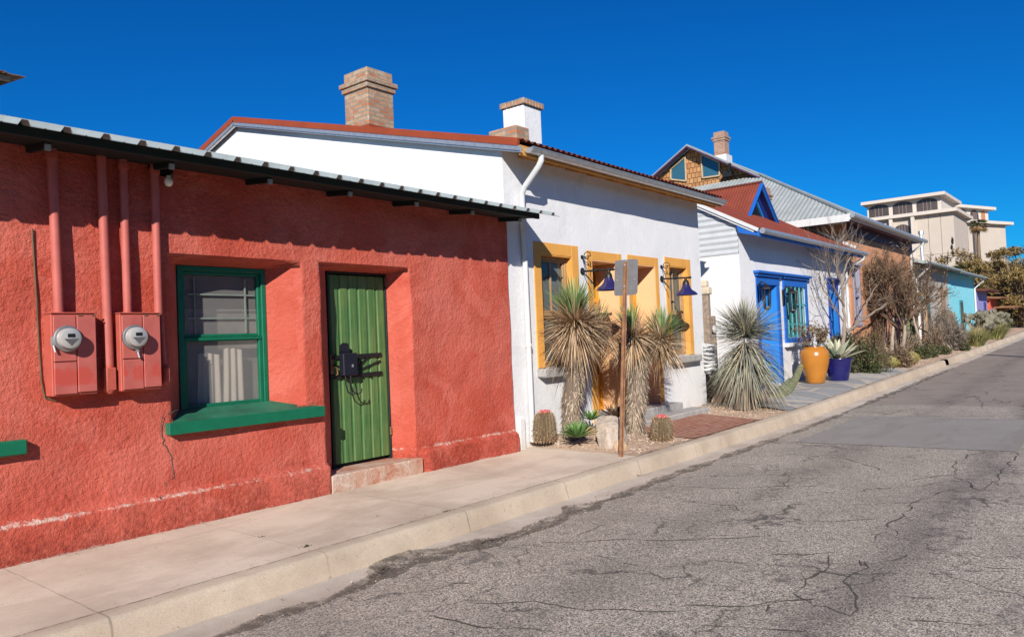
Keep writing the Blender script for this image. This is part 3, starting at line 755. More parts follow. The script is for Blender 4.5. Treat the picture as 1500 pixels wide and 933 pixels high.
# door: ribbed steel security door
yd = YR+.30
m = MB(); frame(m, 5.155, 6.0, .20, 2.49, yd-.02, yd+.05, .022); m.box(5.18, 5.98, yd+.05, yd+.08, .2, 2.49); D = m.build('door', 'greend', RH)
m = MB(); vs = []; fs = []; n = 6; xa, xb = 5.178, 5.978; pr = []
for i in range(n):
    w = (xb-xa)/n; X = xa+w*i; pr += [(X, 0), (X+w*.10, .0), (X+w*.16, -.012), (X+w*.84, -.012), (X+w*.9, 0)]
pr.append((xb, 0))
for X, h in pr: vs += [(X, yd+.0+h, .39), (X, yd+.0+h, 2.45)]
for i in range(len(pr)-1): fs.append((2*i, 2*i+2, 2*i+3, 2*i+1))
m.add(vs, fs, .5); m.build('door_panel', 'gdoor', D)
yb = yd-.024; Q = lambda x, y: PY(x, y, yb)
m = MB()
for a, b in (((485, 524), (558, 519)), ((484, 553), (559, 546))): m.beam(Q(*a), Q(*b), .022, .042)
for a, b in (((487, 533), (506, 541)), ((497, 526), (506, 532)), ((557, 528), (524, 543)), ((538, 523), (524, 538)), ((528, 523), (523, 534))): m.beam(Q(*a), Q(*b), .014, .018, (0, 1, 0))
for x in (491, 512, 533, 545): p = Q(x, 551); m.box(p.x-.006, p.x+.006, yb, yd-.012, p.z-.03, p.z+.02)
m.build('bracing_bars', 'black', D)
m = MB(); p = Q(486, 535); m.box(p.x-.015, p.x+.02, yb-.005, yd-.01, p.z-.10, p.z+.12, .004); m.tube([(p.x, yb-.01, p.z-.02), (p.x+.045, yb-.03, p.z-.03), (p.x+.05, yb-.03, p.z-.10), (p.x+.035, yb-.02, p.z-.11)], .007, 6); m.build('handle', 'rust', D)
for zz in (2.35, .62):
    m = MB(); m.tube([(5.98, yd-.03, zz), (5.98, yd-.03, zz+.09)], .012, 8); m.build('hinge', 'rust', D)
m = MB(); m.box(4.87, 6.17, YR-.055, yd+.05, .05, .345, .012); st = m.build('doorstep', mat_rock('worn_painted_step', (.40, .13, .08), (.48, .31, .23), (.56, .46, .40)), RH)
# cable, crack
m = MB(); pts = [PY(x, y, YR-.012) for x, y in ((47, 335), (50, 380), (53, 430), (58, 520), (61, 560), (66, 583), (82, 587))]
m.tube(pts, .006, 6); m.build('cable', 'cabletan', RH)
m = MB(); pts = [PY(x, y, YR-.006) for x, y in ((262, 600), (240, 606), (234, 625), (240, 650), (252, 672), (254, 700), (244, 708), (236, 722), (235, 724))]
def wallcrack(pts, w, yo):
    vs = []; fs = []; P = []
    for a, b in zip(pts[:-1], pts[1:]):
        for i in range(8): P.append(a.lerp(b, i/8)+Vector((rng.gauss(0, .005), 0, rng.gauss(0, .005))))
    P.append(pts[-1])
    for i, p in enumerate(P):
        ww = w*(.4+rng.random()); vs += [(p.x-ww/2, p.y+yo, p.z), (p.x+ww/2, p.y+yo, p.z+ww*.3)]
    for i in range(len(P)-1): fs.append((2*i, 2*i+1, 2*i+3, 2*i+2))
    m.add(vs, fs, .5)
wallcrack(pts, .009, -.006)
wallcrack([PY(x, y, YR-.064) for x, y in ((235, 727), (238, 740), (233, 752), (238, 766))], .012, -.004)
m.build('wall_crack', 'tar', RH)
m = MB(); p = PY(247, 255, YR-.04); m.box(p.x-.05, p.x+.05, YR-.02, YR+.03, p.z-.02, p.z+.05); m.tube([p, p+Vector((0, -.03, -.03))], .03, 10); m.build('lamp_holder', 'black', RH)
m = MB(); p = PY(247, 266, YR-.08); m.lathe([(.0, -.045), (.022, -.04), (.034, -.02), (.036, .0), (.03, .02), (.018, .035), (.016, .05)], p, 'z', 14); m.build('light_bulb', 'bulb', RH, 60)
# neighbouring raised roof at the far left whose corner pokes in
SH = thing('raised_roof', 'rusty corner of a higher shed roof poking in above the red house', 'roof', (-1, 9, 4.5))
p0 = PX(38, 113, 2.56)
m = MB(); yy, zz = p0.y, p0.z
ribbed('sheet', 'rust', SH, -.6, p0.x, yy, zz, yy+1.1, zz+.14, .12, .012, -.5)
m = MB(); m.box(-.6, p0.x-.10, yy+.06, yy+.10, zz-.045, zz-.004); m.build('beam', 'wood_old', SH)
for px_, py_ in ((-.4, yy+.08), (1.75, yy+.08)):
    m = MB(); m.box(px_-.045, px_+.045, py_-.045, py_+.045, ZE+SL*(py_-YE)-.02, zz-.06); m.build('post', 'wood_old', SH)

# electric meters
def meter(x0, label, clasp_left, pipes, topx):
    pbl = PY(x0[0], x0[2], YR-.15); ptr = PY(x0[1], x0[3], YR-.15)
    E_ = thing('electric_meter', label, 'electric meter', (pbl.x, YR, pbl.z), 'electric meters on the red wall')
    X0, X1, Z0, Z1 = pbl.x, ptr.x, 1.375, 2.00; yf = YR-.15; xm = X0+(X1-X0)*.54
    m = MB(); m.box(X0, X1, yf+.012, YR+.02, Z0, Z1, .006); C_ = m.build('cabinet', 'redpaint', E_)
    m = MB(); m.box(X0+.012, xm-.003, yf-.004, yf+.01, Z0+.012, Z0+.255, .004); m.box(X0+.012, xm-.003, yf-.004, yf+.01, Z0+.262, Z1-.014, .004); m.build('meter_cover', 'redfade', C_)
    m = MB(); m.box(xm+.003, X1-.008, yf-.006, yf+.01, Z0+.02, Z1-.014, .004); m.build('breaker_cover', 'redfade', C_)
    m = MB(); m.box(X0-.004, X1+.004, yf+.002, YR+.02, Z1+.0015, Z1+.012, .003); m.build('rain_hood', 'redpaint', C_)
    for q in (.08, .75):
        m = MB(); m.box(xm+(X1-xm)*q, xm+(X1-xm)*q+.03, yf-.012, yf, Z1-.016, Z1-.006); m.build('latch', 'rust', C_)
    c = Vector(((X0+xm)/2+.012, yf-.004, Z0+.435)); m = MB()
    m.lathe([(.0, .0), (.094, .0), (.099, .006), (.099, .028), (.090, .033), (.080, .033)], c, '-y', 28); Dl = m.build('meter_ring', 'steeld', E_, 40)
    m = MB(); m.lathe([(.080, .02), (.079, .075), (.076, .088), (.066, .094), (.0, .096)], c, '-y', 28); m.build('meter_glass', 'mglass', Dl, 40)
    m = MB(); m.box(c.x-.025, c.x+.025, c.y-.099, c.y-.0955, c.z+.008, c.z+.034); m.build('meter_display', 'black', Dl)
    m = MB(); m.prism([(c.x-.05, c.y-.0972, c.z-.004), (c.x+.05, c.y-.0972, c.z-.004), (c.x, c.y-.0972, c.z-.056)], (0, .002, 0)); m.build('meter_plate', 'signback', Dl)
    m = MB(); sx = c.x-.098 if clasp_left else c.x+.02; sz = c.z-.03 if clasp_left else c.z-.10
    m.box(sx-.012, sx+.012, yf-.03, yf-.004, sz-.02, sz+.045); m.tube([(sx, yf-.025, sz-.02), (sx+.01, yf-.03, sz-.07)], .008, 6); m.build('padlock', 'steel', Dl)
    for (xt, yt, xb, zb, r, head) in pipes:
        a = PY(xt, yt, YR-.06); b = Vector((PY(xb[0], xb[1], YR-.06).x, YR-.06, zb)); a.z = 3.36
        m = MB(); m.tube([a, b], r, 14); pp = m.build('conduit', 'redfade', E_, 50)
        m = MB(); m.tube([a+Vector((0, 0, -.16)), a+Vector((0, 0, -.115))], r*1.3, 12); m.build('coupling', 'redpaint', pp, 50)
        if head:
            m = MB(); m.tube([b+Vector((0, 0, .02)), b, b+Vector((0, 0, -.02))], r*1.25, 12); m.build('hub', 'redpaint', pp, 50)
    return E_
E1 = meter((78, 141, 580, 458), 'left electric meter cabinet with clasp beside the dial', True, [(75, 220, (86, 455), 2.0, .036, True)], 0)
E2 = meter((179, 235, 573, 457), 'right electric meter cabinet with padlock under the dial', False, [(180, 240, (187, 455), 2.0, .033, True), (226, 245, (232, 456), 2.0, .034, False)], 0)
def capsule(lbl, pts, r, body):
    T = thing('conduit_pipe', lbl, 'conduit', tuple(body[0]))
    m = MB(); m.tube(pts, r, 14); m.build('pipe', 'redfade', T, 50)
    m = MB(); a, b, w, dd = body; m.box(a.x-w, a.x+w, a.y-dd, a.y+dd, b.z, a.z, .03); m.build('fitting', 'redpaint', T, 40)
    m = MB(); m.box(a.x-w*.8, a.x+w*.8, a.y-dd-.006, a.y-dd+.004, b.z+.03, a.z-.03, .01); m.build('cover', 'redpaint', T, 40)
pt_ = PY(160, 535, YR-.07); pb_ = PY(162, 575, YR-.07)
capsule('thick red conduit running down between the two electric meters', [(PY(148, 240, YR-.07).x, YR-.07, 3.36), (pt_.x, YR-.07, 1.5)], .036, (Vector((pt_.x, YR-.055, 1.60)), Vector((0, 0, 1.36)), .045, .05))
pt_ = PY(243, 540, YR-.05)
capsule('short red conduit end fitting right of the second electric meter', [(pt_.x-.02, YR-.04, 2.0), (pt_.x-.005, YR-.04, 1.5)], .018, (Vector((pt_.x, YR-.04, 1.57)), Vector((0, 0, 1.395)), .022, .04))

# mailbox on the green door
MBX = thing('mailbox', 'small black metal mailbox hung on the green door', 'mailbox', (5.36, yd-.03, 1.2))
by0, by1 = yd-.13, yd-.05; pA, pB = PY(503, 518, by0), PY(525, 549, by0); bx0, bx1, bz0, bz1 = pA.x, pB.x, pB.z, PY(514, 517, by0).z
m = MB(); m.box(bx0, bx1, by0, by1, bz0, bz1, .008); m.build('box', 'blackbox', MBX)
m = MB(); m.prism([(bx0-.004, by1-.004, bz1), (bx1-.07, by1-.004, bz1), (bx1-.075, by1-.02, bz1+.085), (bx1-.10, by1-.022, bz1+.11), (bx0+.04, by1-.022, bz1+.115), (bx0+.002, by1-.02, bz1+.09)], (0, -.014, 0)); m.build('lid', 'blackbox', MBX)
m = MB(); m.box(bx0+.11, bx0+.13, by0-.006, by0, bz0+.09, bz0+.12); m.build('emblem', 'steel', MBX)
for X in (bx0+.03, bx0+.10):
    m = MB(); m.tube([(X, by0+.02, bz0+.01), (X-.01, by0+.0, bz0-.10), (X+.01, by0-.01, bz0-.18), (X+.05, by0-.03, bz0-.21), (X+.085, by0-.05, bz0-.19), (X+.095, by0-.05, bz0-.15)], .008, 6); m.build('hook', 'black', MBX, 50)

# ------------------------------------------------------------------ white house
YW = 6.5; WX0, WX1 = 7.97, 14.0; WE, WS = 4.205, .262; YEV = 6.12
WH = thing('white_house', 'long white stucco house with ochre door surrounds and silver gutter', 'house', (11, YW, .2))
wops = []
def wop(x0, x1, z0, z1, D, sp=.01): wops.append((x0, x1, z0, z1, x0+sp, x1-sp, z0+sp, z1-sp, D))
wop(8.72, 9.53, 1.235, 2.88, .13); wop(10.07, 10.86, .42, 2.86, .48); wop(11.30, 12.12, .42, 2.86, .48); wop(12.65, 13.40, 1.235, 2.90, .13)
wallfield('wall', 'white', WH, WX0, WX1, .05, 4.36, YW, wops, .10, .010, 1.2, None)
def wroof(Y): return WE+WS*(Y-YEV) if Y < 12.9 else WE+WS*(12.9-YEV)-.30*(Y-12.9)
m = MB()
for X, d in ((WX0, 1), (WX1, -1)):
    ys = [6.503, 7.5, 8.5, 10, 11.5, 12.9, 13.8, 14.6]; vs = []; fs = []
    for Y in ys: vs += [(X, Y, .05), (X, Y, wroof(Y)-.02)]
    for i in range(len(ys)-1): fs.append((2*i, 2*i+1, 2*i+3, 2*i+2))
    m.add(vs, fs, .5)
m.box(WX0+.002, WX1-.002, 14.6, 14.7, .05, 5.4); m.build('gable_wall', 'white', WH)
RX0, RX1 = 7.86, 14.26
WR = corr('roof', 'brownroof', WH, 48, lerp((RX0, YEV-.05, WE+.075), (RX1, YEV-.05, WE+.075)), lerp((RX0, 12.9, wroof(12.9)+.055), (RX1, 12.9, wroof(12.9)+.055)), .020, nrm=(0, -.25, .97))
m = MB(); m.add([(RX0, 12.9, wroof(12.9)+.05), (RX1, 12.9, wroof(12.9)+.05), (RX1, 14.9, wroof(14.9)+.05), (RX0, 14.9, wroof(14.9)+.05)], [(0, 1, 2, 3)]); m.build('roof_back', 'brownroof', WR)
m = MB()
for Y0, Y1 in ((YEV, 12.9), (12.9, 14.9)):
    a, b = Vector((RX0, Y0, wroof(Y0)+.052)), Vector((RX0, Y1, wroof(Y1)+.052)); m.beam(a, b, .05, .10)
m.beam((RX0+.12, YEV+.3, wroof(YEV+.3)+.075), (RX0+.12, 12.9, wroof(12.9)+.075), .26, .035); m.build('rake_cap', 'redcap', WR)
m = MB()
for Y0, Y1 in ((YEV-.03, 12.9), (12.9, 14.9)):
    m.beam((RX0+.005, Y0, wroof(Y0)-.030), (RX0+.005, Y1, wroof(Y1)-.030), .04, .06); m.beam((RX0+.02, Y0, wroof(Y0)-.072), (RX0+.02, Y1, wroof(Y1)-.072), .035, .022)
m.build('rake_trim', 'steel', WR)
m = MB(); m.add([(RX0+.03, YEV, wroof(YEV)-.05), (RX1, YEV, wroof(YEV)-.05), (RX1, YW+.05, wroof(YW)-.03), (RX0+.03, YW+.05, wroof(YW)-.03)], [(0, 1, 2, 3)])
m.box(RX0+.03, RX1, YEV-.004, YEV+.028, WE-.11, WE+.02); m.add([(RX1, YEV, WE+.04), (RX1, YEV, WE-.1), (RX1, YW, wroof(YW)-.1), (RX1, YW, wroof(YW)+.04)], [(0, 1, 2, 3)]); m.build('soffit', 'orangewood', WH)
for i in range(11):
    X = 8.35+i*.57; m = MB(); m.beam((X, YEV+.03, WE-.095), (X, YW+.01, WE-.095+WS*.5), .05, .09); m.build('rafter', 'orangewood', WH)
m = MB(); gx0, gx1 = 7.97, 14.2; gy, gz, gr = YEV-.078, WE-.018, .072; vs = []; fs = []; N = 12
for X in (gx0, gx1):
    for i in range(N+1):
        a = PI+PI*i/N; vs += [(X, gy+gr*math.cos(a), gz+gr*math.sin(a)), (X, gy+(gr-.006)*math.cos(a), gz+(gr-.006)*math.sin(a)+.003)]
k = 2*(N+1)
for i in range(N): fs += [(2*i, 2*i+2, k+2*i+2, k+2*i), (2*i+1, k+2*i+1, k+2*i+3, 2*i+3)]
fs += [tuple(range(0, k, 2)), tuple(range(k, 2*k, 2))[::-1]]; m.add(vs, fs, .5)
m.tube([(gx0, gy-gr, gz), (gx1, gy-gr, gz)], .009, 8); GT = m.build('gutter', 'steel', WH, 40)
m = MB(); m.tube([(8.24, gy, gz-.06), (8.24, gy, gz-.13), (8.245, gy+.05, gz-.20), (8.27, YW-.15, gz-.42), (8.285, YW-.075, gz-.50), (8.29, YW-.06, gz-.60), (8.30, YW-.06, 2.9)], .042, 14)
m.build('downspout', 'whitepipe', GT, 60)
m = MB(); m.tube([(8.30, YW-.06, 2.9), (8.30, YW-.06, .42)], .037, 14); m.tube([(8.30, YW-.06, .43), (8.30, YW-.062, .25)], .05, 14)
for zz in (1.55, 2.9): m.tube([(8.30, YW-.06, zz), (8.30, YW-.06, zz+.05)], .046, 14)
m.build('downspout_leg', 'whitepipe', GT, 50)
m = MB(); m.box(8.02, 8.17, YW-.06, YW+.01, .1, .62, .03); m.build('corner_pier', 'white2', WH, 40)

def white_window(x0, x1, z0, z1, sx0, sx1, sz1):
    y = YW+.115; m = MB(); frame(m, x0, x1, z0, z1, y-.03, y+.05, .055); zm = z0+(z1-z0)*.47
    m.box(x0+.05, x1-.05, y-.012, y+.03, zm-.025, zm+.025, .003); w_ = m.build('window', 'brownframe', WH)
    m = MB(); frame(m, x0+.056, x1-.056, zm+.026, z1-.056, y-.008, y+.028, .03); xm = (x0+x1)/2; m.box(xm-.013, xm+.013, y-.004, y+.024, zm+.05, z1-.08)
    frame(m, x0+.056, x1-.056, z0+.056, zm-.026, y+.002, y+.034, .035); m.build('sash', 'brownframe', w_)
    m = MB(); m.box(x0+.06, x1-.06, y+.012, y+.016, z0+.06, z1-.06); m.build('pane', 'glass', w_)
    m = MB(); m.box(x0+.01, x1-.01, y+.053, y+.063, z0, z1); m.build('blind', 'wblind', w_)
    m = MB(); e = .012
    m.box(sx0, x0, YW-e, YW+.02, 1.24, sz1, .004); m.box(x1, sx1, YW-e, YW+.02, 1.24, sz1, .004); m.box(x0-.001, x1+.001, YW-e+.001, YW+.02, z1+.002, sz1-.001, .004)
    m.box(x0-.004, x0+.012, YW-.005, YW+.10, 1.24, z1+.01); m.box(x1-.012, x1+.004, YW-.005, YW+.10, 1.24, z1+.01); m.box(x0+.012, x1-.012, YW-.004, YW+.10, z1-.014, z1+.006)
    m.build('surround', 'yellow', w_)
    m = MB(); m.box(sx0-.02, sx1+.06, YW-.14, YW+.10, 1.105, 1.233, .02); m.build('sill', 'conc_s', w_, 40)
white_window(8.732, 9.518, 1.245, 2.868, 8.57, 9.70, 3.045)
white_window(12.662, 13.388, 1.245, 2.888, 12.51, 13.54, 3.05)

def white_door(x0, x1, sx0, sx1, sz1):
    y = YW+.40; z0, z1 = .43, 2.85; m = MB(); frame(m, x0+.002, x1-.002, z0, z1, y-.01, y+.07, .05); m.box(x0+.05, x1-.05, y-.005, y+.06, 2.22, 2.29, .003)
    d = m.build('door', 'ydoor', WH)
    m = MB(); a, b = x0+.054, x1-.054; frame(m, a, b, z0+.01, 2.215, y+.008, y+.05, .125); m.box(a+.12, b-.12, y+.011, y+.047, 1.05, 1.17); m.box(a+.12, b-.12, y+.011, y+.047, .55, .75); m.build('door_leaf', 'ydoor', d)
    m = MB(); m.box(a+.12, b-.12, y+.026, y+.03, .56, 2.1); m.box(a, b, y+.02, y+.024, 2.28, z1-.05); m.build('pane', 'glass', d)
    m = MB(); m.box(x0-.1, x1+.1, y+.2, y+.22, .3, 3.0); m.build('blind', simple('amber_interior', (.10, .05, .025), .8), d)
    m = MB(); m.box(b-.085, b-.045, y-.004, y+.008, 1.02, 1.22); m.tube([(b-.065, y-.0, 1.14), (b-.065, y-.06, 1.14), (b-.15, y-.06, 1.14)], .009, 8); m.build('handle', 'black', d)
    m = MB(); e = .012
    m.box(sx0, x0, YW-e, YW+.02, .30, sz1, .004); m.box(x1, sx1, YW-e, YW+.02, .30, sz1, .004); m.box(x0-.001, x1+.001, YW-e+.001, YW+.02, z1+.004, sz1-.001, .004); m.build('surround', 'yellow', d)
    m = MB(); m.box(x0-.004, x0+.012, YW-.008, y-.012, .43, z1+.006); m.box(x1-.012, x1+.004, YW-.008, y-.012, .43, z1+.006); m.box(x0+.012, x1-.012, YW-.007, y-.012, z1-.008, z1+.008); m.build('reveal', 'peach', d)
white_door(10.07, 10.86, 9.93, 10.98, 3.0); white_door(11.30, 12.12, 11.17, 12.25, 3.01)
m = MB(); m.box(9.95, 12.42, 6.22, YW+.9, .05, .425, .015); ST = m.build('doorstep', 'conc_s', WH, 40)
m = MB(); m.box(10.0, 12.75, 5.86, 6.219, .05, .315, .015); m.build('lower_step', 'conc_s', ST, 40)

def chimney(parent, x0, x1, y0, y1, z0, z1, mat, band=True, cap=None):
    m = MB(); m.box(x0, x1, y0, y1, z0, z1, .012); c = m.build('chimney', mat, parent)
    if band:
        m = MB(); h = z1-z0; e = .035
        m.box(x0-e, x1+e, y0-e, y1+e, z1-.36*min(1, h), z1-.275*min(1, h), .01); m.box(x0-e*1.9, x1+e*1.9, y0-e*1.9, y1+e*1.9, z1-.272*min(1, h), z1-.19*min(1, h), .01); m.build('corbel', mat, c)
    m = MB(); m.box(x0+.06, x1-.06, y0+.06, y1-.06, z1-.01, z1+.004); m.build('flue', 'dark', c)
    return c
chimney(WR, 8.60, 9.19, 9.93, 10.55, 4.95, 6.46, 'brick')
m = MB(); m.box(8.5, 9.28, 9.8, 10.68, 5.16, 5.42); m.build('chimney_flashing', 'redcap', WR)
c = chimney(WR, 8.60, 9.02, 6.58, 6.97, 4.3, 5.03, 'white', False)
m = MB(); x = 8.57
while x < 9.02:
    for y0, y1 in ((6.545, 6.67), (6.88, 7.0)): m.box(x, x+.062, y0, y1, 5.03, 5.115, .006)
    x += .07
y = 6.68
while y < 6.86:
    for x0, x1 in ((8.57, 8.69), (8.93, 9.05)): m.box(x0, x1, y, y+.055, 5.03, 5.113, .006)
    y += .063
m.build('brick_crown', 'brick', c)
m = MB(); m.box(8.20, 8.50, 6.42, 6.92, 4.3, 4.62, .01); m.build('chimney_stub', 'brick', WR)

# wall lamps
def lamp_mesh(X, Z):
    L = thing('wall_lamp', 'blue barn lamp on iron bracket left of the first ochre doorway', 'wall lamp', (X, YW, Z), 'blue barn lamps on the white house')
    m = MB(); m.lathe([(0, .03), (.02, .03), (.026, .02), (.055, .015), (.06, 0)], (X, YW, Z), '-y', 18); m.lathe([(0, .02), (.03, .018), (.035, 0)], (X, YW, Z+.22), '-y', 14)
    m.tube([(X, YW, Z), (X, YW-.55, Z-.02)], .016, 10); m.tube([(X, YW-.24, Z-.01), (X, YW-.29, Z-.01)], .024, 10); m.lathe([(0, .03), (.014, .026), (.022, .012), (.022, -.005), (.012, -.02)], (X, YW-.55, Z-.02), '-y', 12)
    m.build('bracket_arm', 'black', L, 50)
    m = MB(); pts = []
    for i in range(22):
        a = i/21*PI*2.1; r = .075*(1-i/21*.62); pts.append((X, YW-.10-r*math.cos(a)*1.0+.0, Z+.225+r*math.sin(a)))
    m.tube([(X, YW-.01, Z+.22)]+[(p[0], p[1], p[2]) for p in pts], .007, 6)
    m.tube([(X, YW-.02, Z+.2), (X, YW-.06, Z+.1), (X, YW-.09, Z+.02)], .007, 6); m.tube([(X, YW-.02, Z-.02), (X, YW-.14, Z-.15), (X, YW-.16, Z-.21)], .008, 6)
    m.tube([(X, YW-.17, Z+.14), (X, YW-.15, Z+.05), (X, YW-.2, Z+.06), (X, YW-.25, Z+.0)], .006, 6); m.build('scroll', 'black', L, 50)
    c = (X, YW-.47, Z-.02); m = MB(); m.lathe([(0, .01), (.022, .005), (.024, -.035), (.045, -.05), (.058, -.10), (.06, -.125)], c, 'z', 18); m.build('socket', 'black', L, 50)
    m = MB(); m.lathe([(.056, -.11), (.07, -.15), (.085, -.19), (.115, -.225), (.165, -.255), (.19, -.285), (.198, -.305), (.19, -.300), (.155, -.262), (.08, -.2), (.05, -.15)], c, 'z', 30); m.build('shade', 'lampblue', L, 50)
    m = MB(); m.lathe([(.0, -.26), (.03, -.25), (.035, -.22), (.02, -.17), (0, -.16)], c, 'z', 12); m.build('bulb', 'bulb', L, 60)
    return L
LA = lamp_mesh(9.80, 2.665)
copy_thing(LA, (12.37, YW, 2.64), 'blue barn lamp on iron bracket before the narrow window at right', 'blue barn lamps on the white house')

# sign post
SP = thing('sign_post', 'grey road sign seen from behind on a rusty steel post', 'sign', (8.12, 4.98, .15))
pb, ptp = PG(910, 668, .16), PY(916.5, 384, 5.0)
ax = (ptp-pb).normalized(); m = MB(); sd = Vector((.25, -1, 0)).normalized()
f2 = Vector((-1, -.25, 0)).normalized(); q = []
for a, b in ((-.03, 0), (-.017, 0), (-.013, .03), (.013, .03), (.017, 0), (.03, 0)): q.append((a, b))
vs = []; fs = []
for P_ in (pb-ax*.1, ptp):
    for a, b in q: vs.append(P_+sd*a+f2*b)
    for a, b in q: vs.append(P_+sd*a*.9+f2*(b-.006))
n = 12
for i in range(5): fs += [(i, i+1, n+i+1, n+i), (6+i, n+6+i, n+7+i, 7+i)]
fs += [(0, n, n+6, 6), (5, 11, n+11, n+5)]; fs += [(n, n+1, n+7, n+6), (n+1, n+2, n+8, n+7), (n+2, n+3, n+9, n+8), (n+3, n+4, n+10, n+9), (n+4, n+5, n+11, n+10)]
m.add(vs, fs, .5); m.build('post', 'rust', SP)
ctr = ptp-ax*.20+Vector((.035, .01, 0)); m = MB(); hw, hh, rr = .155, .235, .035; poly = []
for cx, cz, a0 in ((hw-rr, hh-rr, 0), (-hw+rr, hh-rr, 90), (-hw+rr, -hh+rr, 180), (hw-rr, -hh+rr, 270)):
    for i in range(6):
        a = math.radians(a0+18*i); poly.append(ctr+sd*(cx+rr*math.cos(a))+ax*(cz+rr*math.sin(a)))
m.prism(poly, -f2*.003); m.build('sign_panel', 'signback', SP)
m = MB()
for a, b in ((0, .215), (-.115, -.03), (.115, -.03)): m.lathe([(0, 0), (.006, 0)], (0, 0, 0)); p = ctr+sd*a+ax*b; m.tube([p, p+f2*.008], .007, 8)
for b in (.16, -.12): p = ctr+ax*b-Vector((.035, .01, 0))+f2*.03; m.tube([p, p+f2*.012], .010, 8)
m.build('bolt', 'steel', SP)

# ------------------------------------------------------------------ blue-trimmed house
BX0, BX1 = 16.02, 24.05; YB = 6.52; BEv, BS, BY = 3.79, .55, 6.02
BH = thing('blue_trim_house', 'white house with red roof, small dormer and cobalt blue door surrounds', 'house', (20, YB, .25))
bops = []
for x0, x1, z0, z1, D in ((17.0, 18.16, .36, 2.70, .55), (18.72, 20.22, 1.42, 2.72, .16), (22.28, 23.0, .4, 2.80, .12)): bops.append((x0, x1, z0, z1, x0+.01, x1-.01, z0+.01, z1-.01, D))
wallfield('wall', 'white2', BH, BX0, BX1, .05, 3.86, YB, bops, .14, .012, 1.0)
def broof(Y): return BEv+BS*(Y-BY)
RYB = 9.6
m = MB(); m.add([(BX0, YB+.003, .05), (BX0, 11.5, .05), (BX0, 11.5, 3.33), (BX0, YB+.003, 3.33)], [(0, 1, 2, 3)]); m.build('side_wall', 'white2', BH); m = MB(); m.add([(BX1, YB+.003, .05), (BX1, 11.5, .05), (BX1, RYB, broof(RYB)), (BX1, YB, broof(YB)-.06)], [(0, 1, 2, 3)]); m.build('far_side_wall', 'white2', BH)
corr('gable_siding', simple('pale_corrugated_siding', (.52, .55, .58), .5, .08, 3, metal=.2), BH, 12, lambda s: (BX0-.01, max(YB+.004, BY+(3.33+s*1.6-BEv+.07)/BS), 3.33+s*1.6), lambda s: (BX0-.01, 11.0, 3.33+s*1.6), .012, nrm=(-1, 0, 0))
BR = corr('roof', 'redroof', BH, 100, lerp((BX0-.14, BY, BEv+.03), (BX1+.2, BY, BEv+.03)), lerp((BX0-.14, RYB, broof(RYB)+.03), (BX1+.2, RYB, broof(RYB)+.03)), .010, nrm=(0, -.48, .87))
m = MB(); m.add([(BX0-.14, RYB, broof(RYB)), (BX1+.2, RYB, broof(RYB)), (BX1+.2, 13, broof(RYB)-1.8), (BX0-.14, 13, broof(RYB)-1.8)], [(0, 1, 2, 3)]); m.build('roof_back', 'redroof', BR)
m = MB()
m.beam((BX0-.13, BY, BEv-.015), (BX0-.13, RYB, broof(RYB)-.015), .03, .075); m.beam((BX0-.10, BY+.1, BEv-.03), (BX0-.10, RYB, broof(RYB)-.085), .03, .05); m.build('rake_trim', 'whitepipe', BR)
m = MB(); m.beam((BX1+.15, BY+.2, broof(BY+.2)+.06), (BX1+.15, RYB, broof(RYB)+.06), .12, .12); m.build('far_rake_trim', 'whitepipe', BR)
m = MB(); m.prism([(BX0-.10, BY+.03, BEv-.13), (BX0-.10, YB-.05, BEv-.02), (BX0-.10, YB+.0, broof(YB)-.07), (BX0-.10, BY+.03, BEv-.06)], (.03, 0, 0)); m.add([(BX0-.1, BY+.02, BEv-.02), (BX1+.18, BY+.02, BEv-.02), (BX1+.18, YB+.02, broof(YB)-.08), (BX0-.1, YB+.02, broof(YB)-.08)], [(0, 1, 2, 3)])
m.box(BX0-.1, BX1+.18, BY+.005, BY+.03, BEv-.15, BEv+.0); m.build('fascia', 'blue', BH)
m = MB(); m.tube([(BX0-.05, BY-.06, BEv-.03), (BX1+.25, BY-.06, BEv-.03)], .062, 12); g = m.build('gutter', 'steel', BH, 50)
m = MB(); m.tube([(BX1-.0, BY-.05, BEv-.08), (BX1-.0, BY-.03, BEv-.18), (BX1-.1, YB-.06, BEv-.42), (BX1-.1, YB-.05, BEv-.6), (BX1-.1, YB-.05, .5)], .04, 10); m.build('downspout', 'whitepipe', g, 50)
# dormer
YD = 7.38; apx = PY(1115, 268, YD); dL = PY(1094, 323, YD); dR = PY(1143, 337, YD); zb_ = broof(YD)+.03
apx.z = max(apx.z, zb_+.9)
Yb = BY+(apx.z-BEv)/BS
def slope(side, e):
    n = 22; m = MB(); vs = []; fs = []; N = n*4
    for i in range(N+1):
        s = i/N; y = YD+(Yb-YD)*s; ytop = y; zl = max(e.z, broof(y)+.02); t = min(1.0, (zl-e.z)/max(1e-3, apx.z-e.z)); lo = Vector((e.x+(apx.x-e.x)*t, y, zl)); h = .012*math.sin(PI*i/2)
        vs += [lo+Vector((0, 0, h)), Vector((apx.x, y, apx.z+h))]
    for i in range(N): fs.append((2*i, 2*i+2, 2*i+3, 2*i+1))
    m.add(vs, fs, .5); return m
DM = slope(0, dL).build('dormer', 'redroof', BH, 60); m = slope(1, dR); m.build('dormer_slope', 'redroof', DM, 60)
m = MB(); m.tube([apx+Vector((0, -.03, .02)), Vector((apx.x, Yb, apx.z+.02))], .035, 8); m.build('ridge_cap', 'brownroof', DM)
m = MB(); m.beam(dL+Vector((0, -.01, -.03)), apx+Vector((0, -.01, -.03)), .03, .10, (0, 1, 0)); m.beam(dR+Vector((0, -.01, -.03)), apx+Vector((0, -.01, -.03)), .03, .10, (0, 1, 0))
